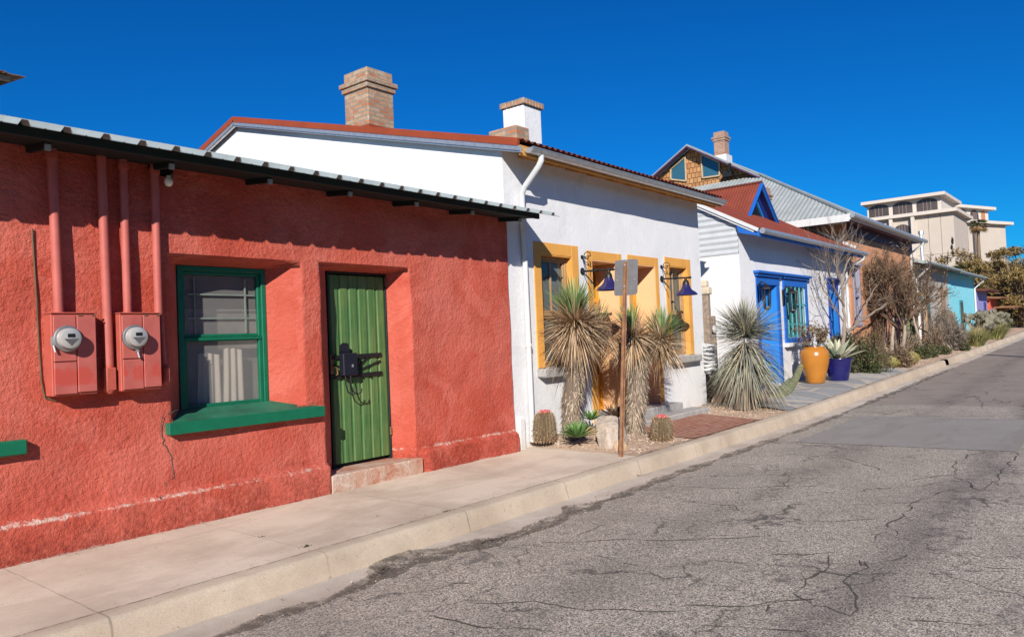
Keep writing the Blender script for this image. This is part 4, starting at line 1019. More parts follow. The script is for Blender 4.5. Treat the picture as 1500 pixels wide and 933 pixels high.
for a in (dL, dR): m.beam(a+Vector((0, 0, -.03)), apx+Vector((0, 0, -.05)), .10, .03, (0, 1, 0))
m.build('bargeboard', 'blue', DM)
m = MB()
for a in (dL, dR):
    q = Vector((0, 0, -.035)); m.add([a+q, apx+q, apx+q+Vector((0, .32, 0)), a+q+Vector((0, .32, 0))], [(0, 1, 2, 3)])
m.build('dormer_soffit', 'blued', DM)
yw = YD+.30; s_ = .93
def ins(p, k): return Vector((apx.x+(p.x-apx.x)*k, yw, apx.z+(p.z-apx.z)*k))
m = MB(); m.prism([ins(dL, s_), ins(dR, s_), ins(apx, s_)-Vector((0, 0, .06))], (0, .05, 0)); m.build('dormer_wall', 'blue', DM)
m = MB(); cc = (ins(dL, s_)+ins(dR, s_)+ins(apx, s_))/3
tri = [cc+(ins(p, s_)-cc)*.80+Vector((0, -.012, 0)) for p in (dL, dR, apx)]; m.prism(tri, (0, .01, 0)); m.build('dormer_window', M['glass'], DM)
m = MB(); tri = [cc+(ins(p, s_)-cc)*.80+Vector((0, -.0015, 0)) for p in (dL, dR, apx)]; m.add(tri, [(0, 1, 2)]); m.build('dark_attic_backing', 'dark', DM)  # flat triangle behind the pane, coloured near-black for the attic's shade
m = MB()
for i in range(3):
    t0 = [cc+(ins(p, s_)-cc)*.80 for p in (dL, dR, apx)]; m.beam(t0[i]+Vector((0, -.02, 0)), t0[(i+1) % 3]+Vector((0, -.02, 0)), .05, .05, (0, 1, 0))
m.build('dormer_frame', 'bluel', DM)
pc = PY(1121, 315, 8.4); chimney(BR, pc.x, pc.x+.55, 8.4, 8.9, 4.6, PY(1130, 277, 8.4).z, 'brickred')
# blue surrounds
def cornice(m, x0, x1, z, y): m.box(x0-.10, x1+.10, y-.14, y+.01, z+.0, z+.06, .006); m.box(x0-.05, x1+.05, y-.09, y+.01, z-.06, z-.0015, .006); m.box(x0, x1, y-.035, y+.01, z-.24, z-.0615, .004)
m = MB(); cornice(m, 16.86, 18.34, 2.93, YB); m.box(16.86, 17.0, YB-.03, YB+.02, .3, 2.69); m.box(18.16, 18.32, YB-.03, YB+.02, .3, 2.69)
d = m.build('door', 'blue', BH)
m = MB(); m.box(16.996, 17.012, YB, YB+.5, .36, 2.705); m.box(18.148, 18.165, YB, YB+.5, .36, 2.705); m.box(17.012, 18.148, YB, YB+.5, 2.69, 2.706); m.build('reveal', 'bluel', d)
m = MB(); m.box(17.0, 18.16, YB+.48, YB+.53, .36, 2.7); m.build('door_leaf', 'blued', d)
m = MB(); cornice(m, 18.58, 20.36, 2.93, YB); m.box(18.58, 18.72, YB-.03, YB+.02, 1.3, 2.69); m.box(20.22, 20.36, YB-.03, YB+.02, 1.3, 2.69); m.box(18.6, 20.34, YB-.045, YB+.02, 1.30, 1.42)
w_ = m.build('window', 'blue', BH)
m = MB()
for i in range(5): X = 18.86+i*.30; m.tube([(X, YB-.01, 1.4), (X, YB-.01, 2.7)], .022, 8)
for zz in (1.75, 2.25): m.box(18.72, 20.22, YB-.02, YB+.0, zz-.018, zz+.018)
m.build('window_bars', 'tealbar', w_, 50)
m = MB(); frame(m, 18.73, 20.21, 1.43, 2.71, YB+.09, YB+.14, .07); m.box(19.44, 19.5, YB+.1, YB+.13, 1.5, 2.64); m.build('sash', 'tealbar', w_)
m = MB(); m.box(18.78, 20.16, YB+.11, YB+.115, 1.48, 2.66); m.build('pane', 'glass', w_)
m = MB(); m.box(18.6, 20.3, YB+.3, YB+.32, 1.3, 2.8); m.build('blind', simple('green_curtain', (.10, .16, .09), .9, .5, 4), w_)
m = MB(); m.box(18.5, 20.5, YB-.12, YB+.02, 1.20, 1.297, .01); m.build('sill', 'white2', w_)
m = MB(); cornice(m, 22.18, 23.10, 2.96, YB); m.box(22.18, 22.28, YB-.03, YB+.02, .4, 2.8); m.box(23.0, 23.10, YB-.03, YB+.02, .4, 2.8); d = m.build('narrow_door', 'blued', BH)
m = MB(); m.box(22.28, 23.0, YB-.012, YB+.02, .4, 2.8); m.box(22.4, 22.6, YB-.02, YB-.012, .7, 2.6, .004); m.box(22.68, 22.88, YB-.02, YB-.012, .7, 2.6, .004); m.build('door_leaf', 'bluel', d)
def lantern(X, Z, label):
    L = thing('wall_lantern', label, 'lantern', (X, YB, Z), 'black lanterns on the blue trimmed house'); m = MB()
    m.tube([(X, YB, Z+.25), (X, YB-.12, Z+.38), (X, YB-.22, Z+.30)], .02, 8); m.box(X-.06, X+.06, YB-.03, YB+.01, Z-.1, Z+.3, .01); m.build('bracket', 'black', L)
    m = MB(); m.lathe([(0, .34), (.03, .30), (.12, .22), (.13, .20), (.10, .19)], (X, YB-.22, Z), 'z', 6)
    for i in range(6):
        a = i*PI/3; m.tube([(X+.10*math.cos(a), YB-.22+.10*math.sin(a), Z+.2), (X+.075*math.cos(a), YB-.22+.075*math.sin(a), Z-.2)], .012, 5)
    m.lathe([(.075, -.2), (.08, -.22), (.03, -.28), (0, -.30)], (X, YB-.22, Z), 'z', 6); m.build('cage', 'black', L)
    m = MB(); m.lathe([(.085, .19), (.065, -.19)], (X, YB-.22, Z), 'z', 6); m.build('glass', 'glass', L); return L
lb = lantern(16.93, 2.36, 'black iron lantern left of the blue doorway')
copy_thing(lb, (18.60, YB, 2.30), 'black iron lantern between the blue doorway and the barred window')

# gate posts in the gap between the white and blue houses
GP = thing('gate_post', 'weathered timber gate post with pale cap between two white houses', 'post', (15.2, 7.0, .2))
p = PG(1036, 578, .22); p = PX(1036, 578, 15.0)
m = MB(); yy = PX(1033, 430, 15.0).y; zt = PX(1031, 432, 15.0).z; m.box(14.93, 15.07, yy-.08, yy+.08, .1, zt, .015); m.build('post', 'wood_old', GP)
m = MB(); m.box(14.9, 15.1, yy-.115, yy+.105, zt+.002, zt+.16, .02); m.box(14.92, 15.08, yy-.06, yy+.10, zt+.16, zt+.30, .02); m.build('cap', simple('bleached_wood', (.55, .47, .36), .9), GP)
q = thing('gate_stile', 'shorter grey gate stile with round latch behind the tall post', 'post', (15.2, 6.9, .2))
yy2 = PX(1044, 470, 15.2).y; m = MB(); m.box(15.15, 15.25, yy2-.05, yy2+.05, .1, PX(1042, 463, 15.2).z, .01); m.build('stile', 'wood_old', q)
m = MB(); c0 = PX(1047, 482, 15.12); m.lathe([(0, .03), (.06, .028), (.09, .01), (.09, -.01)], (c0.x, c0.y, c0.z), '-y', 16); m.build('latch', 'whitepipe', q, 40)
o_ = thing('hose_coil', 'pale garden hose coiled on the wall beside the gate post', 'hose', (14.3, YW, 1.0)); m = MB(); c0 = PY(1028, 525, 6.60)
for i in range(7):
    zc = c0.z+.24-i*.075; m.tube([(14.05+.14*math.cos(a), 6.46+.10*math.sin(a)-.04, zc+.012*math.sin(a*2+i)) for a in [2*PI*k/16 for k in range(17)]], .030, 6, tint=.5)
m.build('hose', 'whitepipe', o_, 60)
m = MB(); m.box(14.0, 14.05, 6.40, 6.62, c0.z-.3, c0.z+.3); m.build('hanger', 'steel', o_)

# ------------------------------------------------------------------ brown house with the dutch gable
CX0, CX1 = 24.4, 32.9; YC = 6.5; CE, CS, CY = 4.85, .59, 6.05
NX = 23.0
CH = thing('terracotta_house', 'tall terracotta house with grey hipped roof and shingled attic gable', 'house', (28, YC, .4))
cops = []
for x0, x1, z0, z1 in ((24.72, 25.46, 1.62, 3.5), (27.6, 28.5, .6, 3.3), (29.9, 30.7, .6, 3.3)): cops.append((x0, x1, z0, z1, x0+.01, x1-.01, z0+.01, z1-.01, .14))
wallfield('wall', 'brown', CH, CX0, CX1, .1, 4.95, YC, cops, .2, .01, 1.0)
m = MB(); m.add([(CX0, YC, .1), (CX0, 19, .1), (CX0, 19, 4.9), (CX0, YC, 4.9)], [(0, 1, 2, 3)]); m.build('side_wall', 'brown', CH)
RZ, RY = CE+CS*6.7, CY+6.7; GX = 27.0; t_ = GX-NX; zB = CE+CS*t_
# street slope, hip end, far slope
FX = 33.2
CR = corr('roof', 'zinc_d', CH, 70, lerp((NX, CY, CE), (FX, CY, CE)), lambda s: (NX+(FX-NX)*s, min(RY, CY+(FX-NX)*s if (FX-NX)*s < t_ else RY), CE+CS*min(RY-CY, ((FX-NX)*s if (FX-NX)*s < t_ else RY-CY))), .012, nrm=(0, -.5, .86))
corr('hip_roof', 'zinc_d', CR, 90, lerp((NX, CY, CE), (NX, CY+13.4, CE)), lambda s: (NX+min(t_, 13.4*s, 13.4*(1-s)), CY+13.4*s, CE+CS*min(t_, 13.4*s, 13.4*(1-s))), .012, nrm=(-.5, 0, .86))
m = MB(); m.add([(NX, CY+13.4, CE), (FX, CY+13.4, CE), (FX, RY, RZ), (GX, RY, RZ), (GX, CY+13.4-t_, zB)], [(0, 1, 2, 3, 4)]); m.add([(FX, CY, CE), (FX, RY, RZ), (FX, CY+13.4, CE)], [(0, 1, 2)]); m.build('roof_back', 'zinc_d', CR)
m = MB(); m.tube([(NX, CY, CE+.03), (GX, CY+t_, zB+.03)], .06, 8); m.build('hip_cap', 'zinc', CR)
m = MB(); m.box(NX-.03, NX+.0, CY, CY+13.4, CE-.21, CE+.0); m.box(NX, FX, CY-.03, CY, CE-.16, CE+.01)
m.add([(NX, CY, CE-.1), (FX, CY, CE-.1), (FX, YC+.1, CE-.1), (NX, YC+.1, CE-.1)], [(0, 1, 2, 3)]); m.add([(NX, CY, CE-.102), (CX0+.1, CY, CE-.102), (CX0+.1, 19, CE-.102), (NX, 19, CE-.102)], [(0, 1, 2, 3)]); m.build('fascia', 'whitepipe', CH)
m = MB(); m.add([(NX+.1, CY+.02, CE-.105), (FX-.1, CY+.02, CE-.105), (FX-.1, YC-.01, CE-.105), (NX+.1, YC-.01, CE-.105)], [(3, 2, 1, 0)]); m.box(CX0, CX1, YC-.05, YC-.012, CE-.42, CE-.11); m.build('frieze', 'violet', CH)
m = MB(); m.tube([(NX-.02, CY-.09, CE-.05), (FX, CY-.09, CE-.05)], .07, 10); g = m.build('gutter', 'steel', CH, 50)
m = MB(); m.tube([(FX-.6, CY-.08, CE-.1), (FX-.6, CY-.08, CE-.2), (FX-.45, YC-.06, CE-.5), (FX-.45, YC-.06, .7)], .045, 8); m.build('downspout', 'whitepipe', g, 50)
# gablet
pk = Vector((GX, RY, RZ)); ov = .35
aL, aR = Vector((GX, RY+2.9, RZ-2.9*CS*1.02)), Vector((GX, RY-2.75, RZ-2.75*CS*1.02))
GW = None
m = MB(); m.add([(GX+.25, RY-t_*.0-2.7, zB-.02), (GX+.25, RY+2.7, zB-.02), (GX+.25, RY, RZ-.08)], [(0, 1, 2)]); GW = m.build('attic_gable', 'shingle', CH)
def gpt(x, y, X=GX+.22): return PX(x, y, X)
def trap(pts):
    m = MB(); m.prism([gpt(*p) for p in pts], (.02, 0, 0)); w_ = m.build('attic_window', simple('sky_glass', (.03, .10, .15), .06, .1, 1.0, spec=.9), GW)
    m = MB(); n = len(pts)
    for i in range(n): m.beam(gpt(*pts[i])-Vector((.02, 0, 0)), gpt(*pts[(i+1) % n])-Vector((.02, 0, 0)), .05, .06, (1, 0, 0))
    m.build('attic_frame', 'shingle_trim', w_)
trap([(983, 248), (1004, 230), (1005.5, 265.5), (983, 263)]); trap([(1027, 226.5), (1054, 238.5), (1054.5, 257.5), (1029.5, 261)])
m = MB()
for a in (aL, aR):
    m.beam(a+Vector((-.12, 0, -.06)), pk+Vector((-.12, 0, -.06)), .05, .22, (1, 0, 0))
m.build('bargeboard', 'violet', GW)
m = MB()
for a, sg in ((aL, 1), (aR, -1)):
    q0, q1 = a+Vector((-.2, 0, .02)), pk+Vector((-.2, 0, .04)); m.add([q0, q1, q1+Vector((.6, 0, 0)), q0+Vector((.6, 0, 0)), q0-Vector((0, 0, .07)), q1-Vector((0, 0, .07))], [(0, 1, 2, 3), (0, 4, 5, 1)])
m.build('gable_roof_edge', 'zinc', GW)
m = MB(); p = gpt(1066, 255, GX-.0); m.box(p.x-.1, p.x+.1, p.y-.18, p.y+.18, p.z-.12, p.z+.08); m.tube([p+Vector((-.1, -.1, .1)), p+Vector((-.25, -.2, .3))], .06, 8); m.build('floodlight', 'black', GW)
pc = PX(1043, 224, 28.0); pq = PX(1066, 218, 28.0); chimney(CR, 28.0, 28.42, pq.y+.12, pq.y+.56, pc.z-.7, PX(1053, 193, 28.0).z, 'brickred')
m = MB(); m.box(27.95, 28.5, pq.y+.05, pq.y+.64, pc.z-.6, pc.z-.15); m.build('chimney_flashing', 'whitepipe', CR)
pc = PY(1219, 306, 8.0)
pc = PX(1215, 304, 38.5); chimney(CR, 38.5-5.6, 38.5-4.7, pc.y-1.0, pc.y-.2, 5.0, PX(1222, 296, 33.2).z, 'brickred')
def cwin(x0, x1, z0, z1, fmat, gmat, nm):
    m = MB(); frame(m, x0, x1, z0, z1, YC-.03, YC+.12, .09); zm = (z0+z1)/2; m.box(x0, x1, YC+.0, YC+.1, zm-.03, zm+.03); m.box(x0-.05, x1+.05, YC-.1, YC+.02, z1+.002, z1+.09); w_ = m.build(nm, fmat, CH)
    m = MB(); m.box(x0+.05, x1-.05, YC+.08, YC+.09, z0+.05, z1-.05); m.build('pane', gmat, w_)
    m = MB(); m.box(x0-.05, x1+.05, YC+.25, YC+.27, z0, z1); m.build('blind', simple('lilac_blind', (.35, .33, .42), .9, .2, 3), w_)
cwin(24.72, 25.46, 1.62, 3.5, 'lilacframe', 'glass', 'window'); cwin(27.6, 28.5, .6, 3.3, 'violet', 'glassd', 'tall_window'); cwin(29.9, 30.7, .6, 3.3, 'violet', 'glassd', 'tall_window')
m = MB(); m.box(31.0, 31.6, YC-.03, YC+.02, 1.6, 2.2); m.build('wall_plaque', 'orangew', CH)

# grey house, turquoise house, lavender house, vermilion house
def plainhouse(name, label, x0, x1, mat, ez, extras=None, roofmat='zinc', slope_=.30, depth=6.5, over=.5, fz=None):
    H = thing(name, label, 'house', ((x0+x1)/2, YC, zg(x0)))
    m = MB(); m.box(x0, x1, YC, YC+depth, .1, ez+.02); m.build('wall', mat, H)
    m = MB(); y0 = YC-over; y1 = YC+depth+.3; ym = (y0+y1)/2; zt = ez+slope_*(ym-y0)
    m.prism([(x0-.1, y0, ez+.02), (x0-.1, ym, zt+.02), (x0-.1, y1, ez+.02), (x0-.1, y1, ez-.10), (x0-.1, ym, zt-.10), (x0-.1, y0, ez-.10)], (x1-x0+.25, 0, 0)); R_ = m.build('roof', roofmat, H)
    m = MB(); m.tube([(x0-.05, y0-.06, ez-.03), (x1+.15, y0-.06, ez-.03)], .065, 8); g = m.build('gutter', roofmat, H, 50); return H, R_, g
GH, gr_, gg = plainhouse('grey_house', 'low grey plaster house with timber door beside the turquoise one', 32.95, 40.6, 'grayw', 4.02)
m = MB(); m.tube([(33.9, 6.0, 3.95), (33.9, 6.05, 3.85), (33.6, 6.44, 3.4), (33.6, 6.44, .8)], .05, 8); m.build('downspout', 'whitepipe', gg, 50)
for x0, x1, z0, z1, mm in ((33.9, 34.6, .9, 2.9, 'peach'), (35.2, 36.0, .9, 2.9, 'brownframe'), (38.3, 39.6, .8, 3.2, 'shingle_trim')):
    m = MB(); m.box(x0, x1, YC-.05, YC+.02, z0, z1); w_ = m.build('window' if mm != 'shingle_trim' else 'door', mm, GH)
    m = MB(); m.box(x0+.12, x1-.12, YC-.06, YC-.045, z0+.15, z1-.15); m.build('pane', 'aptglass' if mm != 'shingle_trim' else 'wood_old', w_)
m = MB(); m.tube([(39.0, 7.2, 4.2), (39.0, 7.2, 5.7)], .07, 8); m.tube([(39.0, 7.2, 5.7), (39.0, 7.2, 5.85)], .12, 8); m.build('vent_pipe', 'steel', gr_)
TH, tr_, tg = plainhouse('turquoise_house', 'bright turquoise house with grey eaves behind the prickly pears', 40.65, 48.6, 'teal', 3.98)
m = MB(); m.tube([(48.3, 6.0, 3.9), (48.3, 6.05, 3.8), (48.2, 6.44, 3.4), (48.2, 6.44, 1.0)], .05, 8); m.build('downspout', 'whitepipe', tg, 50)
m = MB(); m.box(43.3, 44.3, YC-.05, YC+.02, 1.0, 2.7); w_ = m.build('window', 'tealbar', TH); m = MB(); m.box(43.42, 44.18, YC-.06, YC-.045, 1.1, 2.6); m.build('pane', 'aptglass', w_)
LH, lr_, lg = plainhouse('lavender_house', 'small lavender house with a flat grey roof edge', 49.2, 53.2, 'purple', 3.35, slope_=.1, roofmat='brownroof')
m = MB(); m.box(51.6, 52.3, YC-.05, YC+.02, 1.6, 2.7); w_ = m.build('window', 'blued', LH); m = MB(); m.box(51.7, 52.2, YC-.06, YC-.045, 1.7, 2.6); m.build('pane', 'aptglass', w_)
VH, vr_, vg = plainhouse('vermilion_house', 'narrow vermilion house end beyond the lavender house', 54.2, 57.5, 'orangew', 3.0, slope_=.1, roofmat='rust')
m = MB(); m.box(54.5, 55.8, YC-.05, YC+.02, .8, 2.3); w_ = m.build('window', 'bluel', VH); m = MB(); m.box(54.6, 55.7, YC-.06, YC-.045, .9, 2.2); m.build('pane', 'aptglass', w_)
m = MB(); m.box(55.5, 59.0, 5.2, YC-.01, 2.35, 2.45); m.build('porch_roof', 'rust', VH)

# ------------------------------------------------------------------ apartment block far behind
AB = thing('apartment_building', 'distant cream apartment tower with arched windows and overhanging flat roofs', 'building', (140, 24, 1))
def slab(name, poly, z0, z1, mat, parent): m = MB(); m.prism([(x, y, z0) for x, y in poly], (0, 0, z1-z0)); return m.build(name, mat, parent)
LX = 137.0; yA, yB_ = PX(1284, 340, LX).y, PX(1398, 340, LX).y
zled, ztop = PX(1340, 314, LX).z, PX(1330, 293, LX).z
L_ = slab('west_block', [(LX, yA), (LX, yB_), (LX+14, yB_), (LX+14, yA)], .5, zled, 'aptwall', AB)
slab('west_ledge', [(LX-1.0, PX(1270, 322, LX-1).y), (LX-1.0, PX(1402, 312, LX-1).y), (LX+14, yB_-.8), (LX+14, yA+1)], zled-.35, zled+.18, 'apttrim', L_)
yC, yD_ = PX(1270, 320, LX).y, PX(1378, 300, LX).y
U_ = slab('west_penthouse', [(LX+.4, yC), (LX+.4, yD_), (LX+13, yD_), (LX+13, yC)], zled+.18, ztop, 'apttrim', AB)
slab('west_roof', [(LX-.9, PX(1261, 300, LX-.9).y), (LX-.9, PX(1384, 288, LX-.9).y), (LX+14, yD_-.9), (LX+14, yC+1)], ztop, ztop+.5, 'apttrim', U_)
def arch(p0, p1, z0, z1, off, parent, rise=.8, mat='aptglass'):
    p0, p1 = Vector((p0[0], p0[1], 0)), Vector((p1[0], p1[1], 0)); n = 10; poly = [p0+Vector((0, 0, z0)), p1+Vector((0, 0, z0))]
    for i in range(n+1):
        a = PI*i/n; c = (p0+p1)/2; poly.append(c+(p1-p0)/2*math.cos(a)+Vector((0, 0, z1-rise+rise*math.sin(a))))
    d = (p1-p0).normalized(); nn = Vector((d.y, -d.x, 0))
    if nn.dot(Vector((-1, -.5, 0))) < 0: nn = -nn
    m = MB(); m.prism([q+nn*off for q in poly], -nn*(off+.25)); w = m.build('window', mat, parent)
    m = MB(); c = (p0+p1)/2+nn*(off+.03)
    for k in (-.18, 0, .18): m.beam(c+(p1-p0)*k+Vector((0, 0, z0)), c+(p1-p0)*k+Vector((0, 0, z1-.1)), .10, .10, (0, 1, 0))
    m.build('mullion', 'aptbrown', w)
for a, b in ((1273, 1302), (1308, 1337), (1343, 1374)):
    arch((LX+.4, PX(a, 310, LX+.4).y), (LX+.4, PX(b, 310, LX+.4).y), zled+.3, ztop-.1, .04, U_, .7)
zq = PX(1320, 390, LX).z
arch((LX, PX(1311, 350, LX).y), (LX, PX(1334, 350, LX).y), 8, PX(1322, 329, LX).z, .05, L_, .8)
m = MB()
for a in (1307, 1339):
    y = PX(a, 340, LX).y; m.box(LX-.8, LX+.1, y-.25, y+.25, .5, zled-.3)
m.build('fin', 'apttrim', L_)
m = MB()
for f_ in (.33, .66):
    y = PX(1343, 340, LX).y*(1-f_)+yB_*f_; m.box(LX-.02, LX, y-.03, y+.03, .5, zled-.35)
m.box(LX-.021, LX, yB_, PX(1343, 340, LX).y, zled-6.8, zled-6.74); m.build('panel_joint', 'aptbrown', L_)
# north-east wing, set back
def PDD(x, dep): d = PD(x, 470, dep); return Vector((d.x, d.y, 0))
r0, r1 = PDD(1392, 129), PDD(1457, 135.5); r2 = PDD(1404, 128); r3 = PDD(1481, 135); back = Vector((9, 13, 0))
zr1 = PD(1430, 304.5, 132).z; zl1 = PD(1440, 325, 131.5).z
U2 = slab('wing_penthouse', [(r0.x, r0.y), (r1.x, r1.y), (r1.x+back.x, r1.y+back.y), (r0.x+back.x, r0.y+back.y)], zl1, zr1, 'apttrim', AB)
dd = (r1-r0).normalized(); nn = Vector((dd.y, -dd.x, 0)); nn = nn if nn.dot(Vector((-1, -.6, 0))) > 0 else -nn
q0, q1 = r0+nn*.9-dd*.2, r1+nn*.9+dd*1.0; slab('wing_roof', [(q0.x, q0.y), (q1.x, q1.y), (q1.x+back.x, q1.y+back.y), (q0.x+back.x, q0.y+back.y)], zr1, zr1+.5, 'apttrim', U2)
B2 = slab('wing_block', [(r2.x, r2.y), (r3.x, r3.y), (r3.x+back.x, r3.y+back.y), (r2.x+back.x, r2.y+back.y)], .5, zl1-.3, 'aptwall', AB)
q0, q1 = r2+nn*.9-dd*.5, r3+nn*.9+dd*1.1; slab('wing_ledge', [(q0.x, q0.y), (q1.x, q1.y), (q1.x+back.x, q1.y+back.y), (q0.x+back.x, q0.y+back.y)], zl1-.3, zl1+.2, 'apttrim', B2)
def onl(x, a, b):
    d = ray(x, 470); d2 = Vector((d.x, d.y)); e = b-a; den = d2.x*e.y-d2.y*e.x; t = (a.x*e.y-a.y*e.x)/den; return (d2.x*t, d2.y*t)
for a, b in ((1396, 1410), (1414, 1425.5), (1430.5, 1442.5)): arch(onl(a, r0, r1), onl(b, r0, r1), zl1+.25, zr1-.1, .04, U2, .9)
for a, b in ((1406, 1410), (1415, 1425.5), (1432, 1442.5)): arch(onl(a, r2, r3), onl(b, r2, r3), 4, zl1-.9, .05, B2, .8)
a_, b_ = onl(1446.5, r0, r1), onl(1452, r0, r1); m = MB(); m.prism([Vector((a_[0], a_[1], zl1+.3))+nn*.05, Vector((b_[0], b_[1], zl1+.3))+nn*.05, Vector((b_[0], b_[1], zr1-.2))+nn*.05, Vector((a_[0], a_[1], zr1-.2))+nn*.05], -nn*.1); m.build('terracotta_panel', simple('terracotta_panel', (.40, .17, .09)), U2)
m = MB(); yv = yB_+.35
for k, (hh, dy) in enumerate(((.62, -.05), (.42, .10), (.50, -.02))):
    zc = PX(1401, 352, LX).z-k*1.0; m.prism([(LX-.12, yv+dy+.05, zc+hh), (LX-.12, yv+dy-.16, zc+hh*.3), (LX-.12, yv+dy-.10, zc-hh*.8), (LX-.12, yv+dy+.04, zc-hh), (LX-.12, yv+dy+.18, zc-hh*.2)], (.08, 0, 0))
m.build('wall_sign', 'dark', L_)


# ------------------------------------------------------------------ plants
def sph(): 
    z = rng.uniform(-1, 1); a = rng.uniform(0, 2*PI); r = math.sqrt(1-z*z); return Vector((r*math.cos(a), r*math.sin(a), z))
def yhead(root, c, ax, R, ng, nd, gmat='yg', dmat='yd', w=.022, droopd=.35, lowest=-.75, green_from=.25):
    """one yucca head: live blades round the axis above, dry blades hanging back below"""
    c = Vector(c); ax = Vector(ax).normalized(); m = MB()
    for i in range(ng):
        while True:
            d = sph()
            if d.dot(ax) > green_from: break
        L = R*rng.uniform(.72, 1.08); m.blade(c+ax*rng.uniform(-.02, .10)*R*2+d*.03, d, L, w*rng.uniform(.8, 1.25), rng.uniform(-.02, .08), seg=3)
    o = m.build('leaf_rosette', gmat, root, tint=True)
    m = MB()
    for i in range(nd):
        while True:
            d = sph()
            if lowest < d.dot(ax) < green_from+.12: break
        L = R*rng.uniform(.65, 1.05); k = (green_from-d.dot(ax)); m.blade(c-ax*rng.uniform(.0, .28)*R+d*.04, d+sph()*.10, L, w*rng.uniform(.5, 1.1), droopd*max(0, k)+rng.uniform(0, .12)+(rng.uniform(.2, .6) if rng.random() < .18 else 0), seg=4)
    m.build('dry_leaf_skirt', dmat, root, tint=True); return o
def ytrunk(root, pts, rad, nshag, L=.22, mat='ysh', w=.018):
    m = MB(); P = [Vector(p) for p in pts]; fine = []; rr = []
    for i in range(len(P)-1):
        for k in range(6):
            t = k/6; fine.append(P[i].lerp(P[i+1], t)); rr.append((rad[i]*(1-t)+rad[i+1]*t)*(.72+.06*noise.noise(Vector((i+t, 3, 1))*2)))
    fine.append(P[-1]); rr.append(rad[-1]*.7); m.tube(fine, rr, 14, tint=.1)
    tr = m.build('trunk', mat, root, 70, tint=True); m = MB()
    for i in range(nshag):
        k = rng.randrange(len(fine)); a = rng.uniform(0, 2*PI); o = Vector((math.cos(a), math.sin(a), 0)); p = fine[k].lerp(fine[min(k+1, len(fine)-1)], rng.random())
        m.blade(p+o*rr[k]*.95, o*rng.uniform(.04, .42)+Vector((rng.gauss(0, .28), rng.gauss(0, .28), -1)), L*rng.uniform(.5, 1.25), w*rng.uniform(.45, 1.0), 0, seg=2)
    m.build('bark_shag', mat, tr, tint=True); return tr
YA = thing('yucca_tree', 'shaggy yucca with one thick trunk before the first ochre window', 'yucca', (9.0, 5.95, .2), 'yuccas in the gravel bed')
YPA = 6.12; ba = PY(838, 630, YPA); ba.z = .18; ma_ = PY(836, 590, YPA); ta = PY(845, 510, YPA)
ytrunk(YA, [ba, ma_, PY(843, 545, YPA), ta], [.17, .165, .18, .17], 5200, .13, w=.010)
yhead(YA, PY(842, 470, YPA-.08), (-.02, 0, 1), .56, 300, 1600, w=.016, green_from=.68, droopd=.24)
yhead(YA, PY(874, 480, YPA), (.5, .1, .8), .44, 60, 900, w=.014, green_from=.80, droopd=.22)
ytrunk(YA, [ta+Vector((0, 0, -.12)), PY(858, 500, YPA), PY(872, 485, YPA)], [.11, .10, .09], 140, .18)
YB2 = thing('yucca_tree', 'shaggy yucca with forked heads beside the rusty sign post', 'yucca', (9.6, 5.5, .2), 'yuccas in the gravel bed')
bb = PG(931, 638, .18); yb_ = bb.y; mb_ = PY(933, 575, yb_); tb = PY(935, 528, yb_)
ytrunk(YB2, [bb-Vector((0, 0, .05)), PY(930, 600, yb_), mb_, tb], [.165, .17, .18, .17], 5200, .13, w=.010)
yhead(YB2, PY(927, 490, yb_+.05), (-.1, .1, 1), .46, 120, 1000, w=.014, green_from=.76, droopd=.22)
yhead(YB2, PY(968, 496, yb_-.1), (.45, -.1, .9), .50, 260, 900, w=.015, green_from=.55, droopd=.24)
ytrunk(YB2, [tb-Vector((0, 0, .1)), PY(952, 515, yb_-.05), PY(965, 502, yb_-.1)], [.12, .11, .10], 160, .2)
YC2 = thing('blue_yucca', 'round grey blue yucca with long leaves hanging to its pale trunk', 'yucca', (13.8, 5.7, .2), 'yuccas in the gravel bed')
bc = PG(1088, 600, .2); yc_ = bc.y
ytrunk(YC2, [bc-Vector((0, 0, .05)), PY(1092, 570, yc_), PY(1092, 510, yc_)], [.25, .19, .13], 420, .38, 'bld', .02)
yhead(YC2, PY(1092, 494, yc_), (0, 0, 1), .80, 620, 120, 'bl', 'bld', .017, .1, -.3, -.2)
m = MB(); cc_ = PY(1092, 500, yc_)
for i in range(620):
    a = rng.uniform(0, 2*PI); el = rng.uniform(-.85, -.05); d = Vector((math.cos(a), math.sin(a), el)); p = cc_-Vector((0, 0, rng.uniform(0, .42))); m.blade(p+d*.08, d, rng.uniform(.6, .92), .018, rng.uniform(.25, .62), seg=4)
m.build('hanging_leaves', 'bl', YC2, tint=True)
m = MB()
for i in range(260):
    a = rng.uniform(0, 2*PI); d = Vector((math.cos(a), math.sin(a), -.55)); p = cc_-Vector((0, 0, rng.uniform(.3, .6))); m.blade(p+d*.08, d, rng.uniform(.5, .85), .018, rng.uniform(.35, .75), seg=4)
m.build('dry_leaf_skirt', 'bld', YC2, tint=True)

